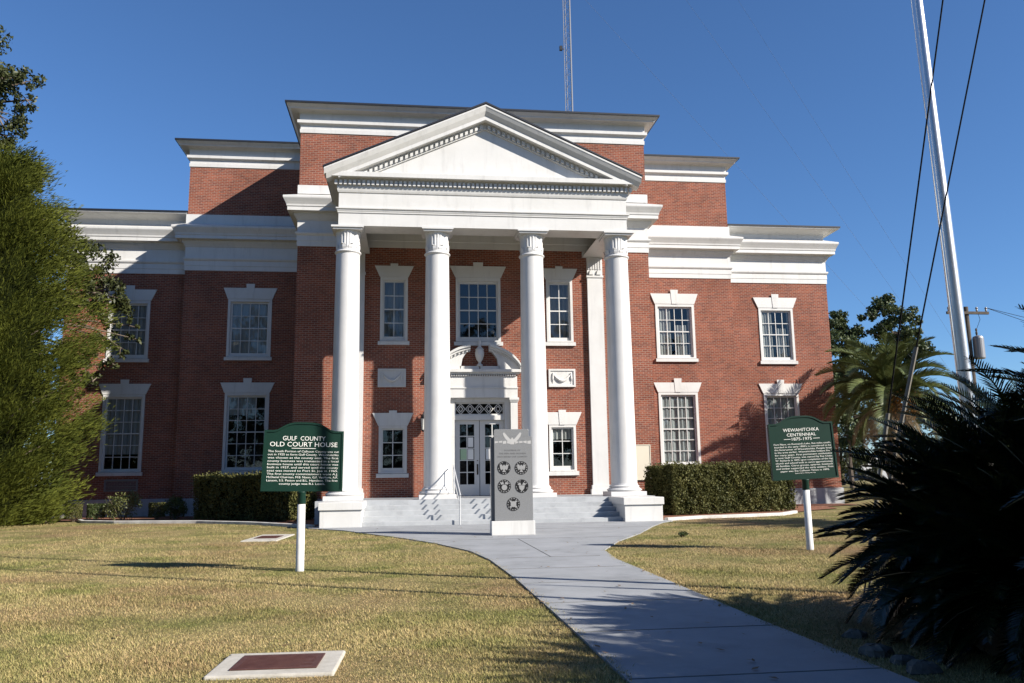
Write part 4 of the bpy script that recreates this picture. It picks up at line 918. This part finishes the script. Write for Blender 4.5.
broadleaf('oak_tree', 'low spreading tree at the far right horizon', 'tree', (58, 48, 0), [(58, 48, 0), (58, 48, 3), (58, 48, 5)],
          [(58, 48, 5.5, 2.2), (55, 48, 4.5, 2.2), (61, 48, 4.6, 2.3), (57, 47, 2.8, 2.2), (60.5, 47, 2.6, 2.2), (64, 48, 3.5, 2.4)], M['oak'], 0.34, 80, None, 0.8, 24, 0.3)

# unseen trees added behind the viewer to block sky light
rng0 = np.random.default_rng(77)
for i, (x, y, hh) in enumerate(((-58, -18, 20), (-54, -31, 22), (-46, -44, 21), (-36, -53, 23), (-25, -58, 21), (-14, -60, 23), (-3, -62, 22), (8, -64, 20), (19, -66, 21), (30, -68, 22), (41, -68, 20), (52, -66, 20), (-60, -5, 19), (-60, 8, 18))):
    cl = [(x + rng0.normal() * 3.2, y + rng0.normal() * 2.5, hh * q, 3.9) for q in (0.12, 0.2, 0.25, 0.32, 0.4, 0.48, 0.55, 0.62, 0.68, 0.75, 0.82, 0.88)]
    broadleaf('sky_block_tree', 'unseen broad leafy tree added across the street to block sky light', 'tree', (x, y, 0), [(x, y, 0), (x, y, hh * .3), (x, y, hh * .6), (x, y, hh * .85)], cl, M['oak'], 0.75, 26, 'added sky blocking trees', 0.8, 200 + i, 0.4)

cl = [(2.7 + 2.9 * math.cos(a), -33.2 + 2.6 * math.sin(a), z, 1.9) for a, z in ((0, 7.5), (1.0, 8.6), (2.0, 7.4), (3.0, 8.4), (4.0, 7.6), (5.0, 8.7))] + [(2.7, -33.2, 9.5, 2.2), (2.7, -33.2, 7.5, 2.0)]
broadleaf('shade_tree', 'broad shade tree on the lawn behind the viewer beside the walk', 'tree', (2.7, -33.2, 0), [(2.7, -33.2, 0), (2.6, -33.2, 3), (2.7, -33.1, 6), (2.8, -33.2, 8)], cl, M['oak'], 0.3, 260, None, 0.8, 301, 0.3)

broadleaf('oak_tree', 'small dark tree far off in the gap right of the building corner', 'tree', (48.6, 66, 0), [(48.6, 66, 0), (48.6, 66, 3), (48.6, 66, 6)],
          [(48.6, 66, 7.5, 2.0), (46.8, 66, 6, 2.0), (50.2, 66, 5.6, 2.0), (48, 65, 4, 2.2), (45.8, 66, 3.2, 2.0), (50.4, 66, 3, 1.8), (47.5, 65, 2, 2.0), (49.6, 65, 1.8, 1.8)], M['oak'], 0.34, 90, None, 0.8, 25, 0.3)
# pinnate palms
def fronds(rng, specs, leaflet, wid, vee=0.5, pairs=45, core_frac=0.12):
    """specs: list of (origin, azimuth, start elevation, length, droop); returns leaflet triangles and rachis polylines"""
    T = []; RA = []
    for (o, az, el, L, droop) in specs:
        n = pairs; h = np.array([math.cos(az), math.sin(az), 0]); p = np.array(o, float); pts = [p.copy()]; tang = []
        tw = rng.normal() * 0.25
        for i in range(n):
            e_ = el - droop * (i / n) ** 1.4; d = h * math.cos(e_) + np.array([0, 0, math.sin(e_)]); p = p + d * L / n; pts.append(p.copy()); tang.append(d)
        pts = np.array(pts); tang = np.array(tang + [tang[-1]]); RA.append(pts)
        side = np.cross(tang, [0, 0, 1.0]); side = unit(side); nrm = np.cross(side, tang)
        i0 = int(n * core_frac)
        for s in (-1, 1):
            k = np.arange(i0, n + 1); u_ = (k - i0) / (n - i0); ll = leaflet * np.sin(np.pi * (0.12 + 0.83 * u_)) ** 0.7 * rng.uniform(0.88, 1.1, len(k))
            dirv = unit(side[k] * s * math.cos(vee) + nrm[k] * (math.sin(vee) + tw * s) + tang[k] * (0.55 + 0.7 * u_[:, None]) + rng.normal(size=(len(k), 3)) * 0.06)
            base = pts[k]; w_ = tang[k] * wid
            tip = base + dirv * ll[:, None]; tip[:, 2] -= 0.12 * ll
            mid = base + dirv * ll[:, None] * 0.5
            T.append(np.stack([base - w_ / 2, base + w_ / 2, mid + w_ * 0.55, tip, mid - w_ * 0.55], axis=1))
    return np.concatenate([x.reshape(-1, 3) for x in T]), RA
def rachis_mesh(RA, r0, r1, sub=6):
    c = MB()
    for pts in RA:
        q = pts[::sub] if (len(pts) - 1) % sub == 0 else np.concatenate([pts[::sub], pts[-1:]])
        c.tube([tuple(x) for x in q], [r0 + (r1 - r0) * i / (len(q) - 1) for i in range(len(q))], 5)
    return c
# pindo palm by the right corner
rng = np.random.default_rng(31)
t = thing('palm_tree', 'grey green feather palm with arching fronds and brown drooping leaves by the right corner', 'palm', (18.3, 5.6, 0))
c = MB(); c.lathe([(0.36, -0.05), (0.30, 0.5), (0.27, 2.0), (0.29, 3.6), (0.36, 4.4), (0.22, 4.9)], 0, 0, 16)
for i in range(60):
    a = i * 2.4; z = 1.2 + i * 0.055; c.tube([(0.26 * math.cos(a), 0.26 * math.sin(a), z), (0.38 * math.cos(a), 0.38 * math.sin(a), z + 0.22)], [0.06, 0.03], 5)
c.build('trunk', M['palmbark'], t)
sp = []
for i in range(56):
    u_ = i / 55; el = R(88) - u_ * R(88); sp.append(((0.12 * math.cos(i * 2.4), 0.12 * math.sin(i * 2.4), 4.6 + 0.35 * (1 - u_)), i * 2.3999 + rng.normal() * 0.12, el, rng.uniform(2.8, 3.5), R(92) - 0.3 * (1 - u_) + rng.normal() * 0.1))
T, RA = fronds(rng, sp, 0.62, 0.042, 0.5, 70)
np_mesh('crown', T, 5, M['palm'], t); rachis_mesh(RA, 0.035, 0.006, 8).build('leaf_stems', M['palm'], t)
sp = [((0, 0, 4.45), az, R(-12) + rng.normal() * 0.1, 2.7, R(80)) for az in (3.0, 3.4, 3.8, 4.2, 4.55, 4.9, 5.3, 2.5, 5.8, 0.4, 1.5)]
T, RA = fronds(rng, sp, 0.45, 0.035, -0.3, 40); np_mesh('dead_leaves', T, 5, M['deadpalm'], t)
for k in range(4):
    c = MB(); az = 4.1 + 0.55 * k; pts = [(0.25 * math.cos(az), 0.25 * math.sin(az), 4.6), (0.7 * math.cos(az), 0.7 * math.sin(az), 4.75), (0.95 * math.cos(az), 0.95 * math.sin(az), 4.3)]
    for _ in range(60):
        q = np.array(pts[2]) + rng.normal(size=3) * np.array([0.16, 0.16, 0.28]); c.lathe([(0.001, -0.05 + q[2]), (0.04, q[2] - 0.02), (0.04, q[2] + 0.02), (0.001, q[2] + 0.05)], q[0], q[1], 6)
    c.tube(pts, 0.03, 6); c.build('fruit_cluster', M['orange'], t)
# slender bare trunk beside it
p2 = t.copy(); COL.objects.link(p2); p2.location = (17.6, -10.6, 0); p2.rotation_euler = (0, 0, 1.1)
p2['label'] = 'feather palm out on the right lawn nearer the street than the corner palm'
for ch in list(t.children):
    c_ = ch.copy(); COL.objects.link(c_); c_.parent = p2
t['group'] = 'feather palms'; p2['group'] = 'feather palms'
def sago(lab, x, y, heads, seed, group=None):
    rng = np.random.default_rng(seed); t = thing('sago_palm', lab, 'sago palm', (x, y, 0), group)
    c = MB(); TT = []; RR = []
    for (hx, hy, hz, L, nf, lo) in heads:
        c.lathe([(0.20, -0.05), (0.22, hz * 0.5), (0.20, hz * 0.9), (0.10, hz + 0.1)], hx, hy, 12)
        sp = []
        for i in range(nf):
            u_ = i / (nf - 1); sp.append(((hx, hy, hz + 0.05), i * 2.39996 + rng.normal() * 0.1, R(84) - u_ * (R(84) - lo), L * rng.uniform(0.88, 1.08), R(48) + rng.normal() * 0.12))
        T, RA = fronds(rng, sp, 0.20, 0.016, 0.5, 62, 0.08); TT.append(T); RR += RA
    c.build('trunk', M['palmbark'], t)
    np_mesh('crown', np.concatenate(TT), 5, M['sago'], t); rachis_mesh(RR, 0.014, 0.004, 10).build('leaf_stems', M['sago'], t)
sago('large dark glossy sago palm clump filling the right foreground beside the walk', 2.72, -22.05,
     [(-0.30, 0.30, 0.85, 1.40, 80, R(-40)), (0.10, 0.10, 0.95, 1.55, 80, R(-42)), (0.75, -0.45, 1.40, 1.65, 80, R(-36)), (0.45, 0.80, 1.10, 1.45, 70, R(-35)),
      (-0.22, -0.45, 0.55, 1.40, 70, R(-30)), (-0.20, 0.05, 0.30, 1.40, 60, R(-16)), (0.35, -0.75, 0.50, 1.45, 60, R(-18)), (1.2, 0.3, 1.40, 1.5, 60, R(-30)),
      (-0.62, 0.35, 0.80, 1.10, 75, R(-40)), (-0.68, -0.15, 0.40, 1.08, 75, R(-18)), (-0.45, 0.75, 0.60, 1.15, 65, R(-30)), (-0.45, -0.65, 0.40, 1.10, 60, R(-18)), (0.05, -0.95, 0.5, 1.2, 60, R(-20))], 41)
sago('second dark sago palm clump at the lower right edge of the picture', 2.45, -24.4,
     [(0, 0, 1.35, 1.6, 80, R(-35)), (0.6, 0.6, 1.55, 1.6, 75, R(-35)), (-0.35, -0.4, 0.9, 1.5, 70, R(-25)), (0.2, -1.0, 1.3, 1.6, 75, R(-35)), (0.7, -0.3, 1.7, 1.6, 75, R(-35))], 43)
sago('small dark cycad at the foot of the cedar beside the left wing', -16.2, 5.0, [(0, 0, 0.55, 1.1, 34, R(-20))], 42)

# hedges and shrubs
def hedge(lab, a, b, depth, h, seed, n):
    rng = np.random.default_rng(seed); a = np.array(a, float); b = np.array(b, float); d = b - a; L = np.linalg.norm(d); d /= L; nrm = np.array([-d[1], d[0]])
    t = thing('hedge', lab, 'hedge', (a[0], a[1], 0), 'clipped hedges')
    W = lambda s_, q, z: np.stack([d[0] * s_ + nrm[0] * q, d[1] * s_ + nrm[1] * q, z], axis=-1)
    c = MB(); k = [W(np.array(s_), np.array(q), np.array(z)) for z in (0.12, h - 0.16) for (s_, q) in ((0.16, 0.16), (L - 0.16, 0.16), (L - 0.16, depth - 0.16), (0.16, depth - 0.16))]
    c.add([tuple(x) for x in k], [(0, 3, 2, 1), (4, 5, 6, 7), (0, 1, 5, 4), (1, 2, 6, 5), (2, 3, 7, 6), (3, 0, 4, 7)]); c.build('hedge_shade_core', M['core'], t)  # dark box inside the leaf shell, coloured as inner shade
    area = [L * h, L * h, depth * h, depth * h, L * depth * 1.3]; pr = np.array(area) / sum(area); which = rng.choice(5, n, p=pr)
    s_ = rng.uniform(0, L, n); q = rng.uniform(0, depth, n); z = rng.uniform(0.06, h, n); off = rng.exponential(0.07, n)
    off = np.where(rng.uniform(size=n) < 0.05, -rng.uniform(0, 0.14, n), off)
    bump = lambda p1, p2: 0.06 * np.sin(p1 * 2.3 + 1.7 * p2) + 0.05 * np.sin(p1 * 5.1 - 2.9 * p2 + seed) + 0.03 * np.sin(p1 * 11.3 + 7.1 * p2)
    q = np.where(which == 0, off + bump(s_, z), q); q = np.where(which == 1, depth - off - bump(s_, z), q)
    s_ = np.where(which == 2, off + bump(q, z), s_); s_ = np.where(which == 3, L - off - bump(q, z), s_); z = np.where(which == 4, h - off + bump(s_, q) * 0.6, z)
    # rounded upper edges
    P = W(s_, q, z); c2 = np.array([d[0] * L / 2 + nrm[0] * depth / 2, d[1] * L / 2 + nrm[1] * depth / 2, h * 0.45]); bias = unit(P - c2) + np.array([0, 0, 0.3])
    np_mesh('foliage', leaves(rng, P, 0.085, 0.045, unit(bias), 0.35), 4, M['hedge'], t)
hedge('long clipped boxwood hedge under the right windows', (6.6, 0.15), (12.1, 2.30), 1.6, 1.75, 51, 60000)
hedge('clipped hedge behind the OLD COURT HOUSE marker, half in shade', (-10.7, 4.35), (-6.85, 1.55), 1.5, 1.63, 52, 34000)
def shrub(name, lab, x, y, r, h, m, n, leaf, seed, group=None, stems=True, boxy=False):
    rng = np.random.default_rng(seed); t = thing(name, lab, 'shrub', (x, y, 0), group)
    c = MB()
    for k in range(7):
        a = rng.uniform(0, 6.28); c.tube([(0.03 * math.cos(a), 0.03 * math.sin(a), 0), (r * 0.4 * math.cos(a), r * 0.4 * math.sin(a), h * 0.45), (r * 0.75 * math.cos(a + .3), r * 0.75 * math.sin(a + .3), h * 0.85)], [0.02, 0.014, 0.005], 5)
    c.build('stems', M['bark'], t)
    if boxy:
        a = rng.uniform(0, 6.28, n); q = r * (1 - rng.exponential(0.12, n).clip(0, 0.9)); z = h * rng.uniform(0.12, 1.0, n) ** 0.8; P = np.stack([q * np.cos(a), q * np.sin(a), z], 1)
    else:
        P = []
        for k in range(16):
            d = unit(rng.normal(size=3)); sc = np.array([0, 0, h * 0.55]) + d * np.array([r * 0.65, r * 0.65, h * 0.33]); P.append(ball(rng, sc, r * 0.38, n // 16, 0.1))
        P = np.concatenate(P); P = P[P[:, 2] > 0.05]
    np_mesh('foliage', leaves(rng, P, leaf, leaf * 0.5), 4, m, t)
shrub('clipped_shrub', 'darker of the two small clipped shrubs nearest the cycad', -15.25, 5.35, 0.30, 0.66, M['hedge'], 2200, 0.06, 61, 'low clipped shrubs', boxy=True)
shrub('clipped_shrub', 'small bright clipped shrub left of the rose bush', -14.5, 5.5, 0.32, 0.66, M['shrub'], 2400, 0.06, 62, 'low clipped shrubs', boxy=True)
shrub('rose_bush', 'loose pale green rose bush under the outer left window', -13.45, 5.3, 0.78, 1.10, M['rose'], 2600, 0.075, 63)
shrub('clipped_shrub', 'small dark clipped shrub right of the rose bush', -12.3, 5.6, 0.30, 0.66, M['hedge'], 2200, 0.06, 64, 'low clipped shrubs', boxy=True)
shrub('rose_bush', 'small leafy green bush between the dark shrub and the left hedge', -11.45, 5.0, 0.52, 0.95, M['shrub'], 2200, 0.085, 65)
shrub('weed', 'small dark weed tuft alone in the right lawn', 3.7, -9.4, 0.14, 0.10, M['shrub'], 260, 0.06, 66)
# limestone rocks edging the sago bed
for i, (x, y, r, lab) in enumerate(((1.25, -21.40, 0.085, 'pale limestone rock at the sago bed, farthest from the viewer along the walk'), (1.02, -22.10, 0.11, 'largest pale limestone rock at the edge of the sago bed'),
                                    (1.06, -22.40, 0.08, 'pale limestone rock between two others along the sago bed'), (1.04, -22.68, 0.10, 'pale limestone rock nearest the bottom edge by the walk'))):
    rng = np.random.default_rng(70 + i); n = 12; vs = []; c = MB(); rows = []
    for k in range(7):
        th = math.pi * k / 6
        for q in range(n):
            ph = 2 * math.pi * q / n; rr = r * (1 + 0.18 * math.sin(3 * ph + i) * math.sin(th) + rng.normal() * 0.12)
            vs.append((rr * 1.2 * math.sin(th) * math.cos(ph), rr * math.sin(th) * math.sin(ph), r * 0.1 + rr * 0.7 * math.cos(th)))
    c.add(vs, [(k * n + q, (k + 1) * n + q, (k + 1) * n + (q + 1) % n, k * n + (q + 1) % n) for k in range(6) for q in range(n)])
    t = thing('rock', lab, 'rock', (x, y, 0), 'rocks edging the sago bed'); c.build('stone', M['rock'], t)

# far white house between the marker and the palm
t = thing('house', 'small white gabled house in the distance right of the courthouse', 'house', (85.5, 121, 0))
c = MB(); c.box(-3.4, 3.4, 0, 9, 0, 3.0); c.ext([(-3.4, 3.001), (3.4, 3.001), (0, 4.7)], 0, 9); c.build('wall', M['housewall'], t)
c = MB()
for s in (-1, 1):
    q = [(0, 4.72), (s * 3.8, 2.82), (s * 3.8, 2.94), (0, 4.88)]; c.ext(q if s < 0 else q[::-1], -0.3, 9.3)
c.build('roof', M['houseroof'], t)
c = MB(); c.ring(-0.6, 0.6, 0.9, 2.0, 0.08, -0.03, 0.0); c.build('window', M['sash'], t)

# ------------------------------------------------------------------ grass blades
rng = np.random.default_rng(91)
def inside_walk(x, y):
    pl = np.array(PATH_L); pr = np.array(PATH_R)
    cr = 0.05 * np.sin(y * 3.1) * np.sin(y * 7.7 + 1) + rng.exponential(0.03, len(y))        # blades creeping over the concrete edge
    return (x > np.interp(y, pl[:, 1], pl[:, 0]) + cr) & (x < np.interp(y, pr[:, 1], pr[:, 0]) - cr) & (y < -0.4)
def sample(n, ylo, yhi, xl, xr):
    y = rng.uniform(ylo, yhi, n); k = (y + 28.5); x = -2.6 + k * rng.uniform(xl, xr, n); return x, y
X = []; Y = []; S = []
for (n, a, b, hgt) in ((300000, -25.2, -19.5, 0.024), (260000, -19.5, -13, 0.027), (170000, -13, -5, 0.034), (60000, -5, 4, 0.04)):
    x, y = sample(n, a, b, -0.62, 0.92); X.append(x); Y.append(y); S.append(np.full(n, hgt))
X = np.concatenate(X); Y = np.concatenate(Y); S = np.concatenate(S)
el = np.array(EDGE_L); er = np.array(EDGE_R)
bed = (X > -14.9) & (X < -5.3) & (Y > np.interp(X, el[:, 0], el[:, 1]) - 0.12)
bed |= (X > 5.4) & (X < 11.3) & (Y > np.interp(X, er[:, 0], er[:, 1]) - 0.12)
bed |= (np.abs(X) < 5.7) & (Y > -2.9)
bed |= (np.abs(X + 3.60) < 0.455) & (np.abs(Y + 21.6) < 0.38)
bed |= (np.abs(X + 6.1) < 0.40) & (np.abs(Y + 6.6) < 1.10)
bed |= (X > 11.3) & (Y > 0.9)
ok = ~bed & ~inside_walk(X, Y)
X, Y, S = X[ok], Y[ok], S[ok]; n = len(X)
patch = 0.75 + 0.35 * np.sin(X * 1.3 + 2 * np.sin(Y * 0.7)) * np.sin(Y * 1.7 + X * 0.6)
h = S * rng.uniform(0.5, 1.5, n) * patch; az = rng.uniform(0, 2 * np.pi, n); lean = rng.uniform(0.2, 1.2, n) * h * 1.5
wd = 0.0035 + S * 0.12
bx = np.cos(az + 1.57) * wd / 2; by = np.sin(az + 1.57) * wd / 2; tx_ = np.cos(az) * lean; ty_ = np.sin(az) * lean; z0 = np.full(n, -0.003); onw = (X > np.interp(Y, np.array(PATH_L)[:, 1], np.array(PATH_L)[:, 0])) & (X < np.interp(Y, np.array(PATH_R)[:, 1], np.array(PATH_R)[:, 0])); z0 = np.where(onw, 0.018, z0); h = np.where(onw, h * 0.7 + 0.02, h)
V = np.stack([np.stack([X - bx, Y - by, z0], 1), np.stack([X + bx, Y + by, z0], 1), np.stack([X + tx_, Y + ty_, h], 1)], axis=1)
tag(np_mesh('grass', V, 3, M['blades']), 'short dormant straw and green grass covering the lawn', 'grass', kind='stuff')

# fallen leaves
rng = np.random.default_rng(93); n = 420
x, y = sample(n, -24.5, -4, -0.6, 0.9); ang = rng.uniform(0, 6.28, n); L_ = rng.uniform(0.02, 0.05, n); ca, sa = np.cos(ang) * L_, np.sin(ang) * L_; zz = 0.03 + rng.uniform(0, 0.012, n)
ok = (np.abs(x) < 5.6) & (y > -2.9); ok = ~ok
V = np.stack([np.stack([x - ca, y - sa, zz], 1), np.stack([x + sa * .45, y - ca * .45, zz + .006], 1), np.stack([x + ca, y + sa, zz + rng.uniform(0, .015, n)], 1), np.stack([x - sa * .45, y + ca * .45, zz + .004], 1)], axis=1)[ok]
tag(np_mesh('fallen_leaves', V, 4, M['litter']), 'small brown fallen leaves scattered over lawn and walk', 'leaves', kind='stuff')
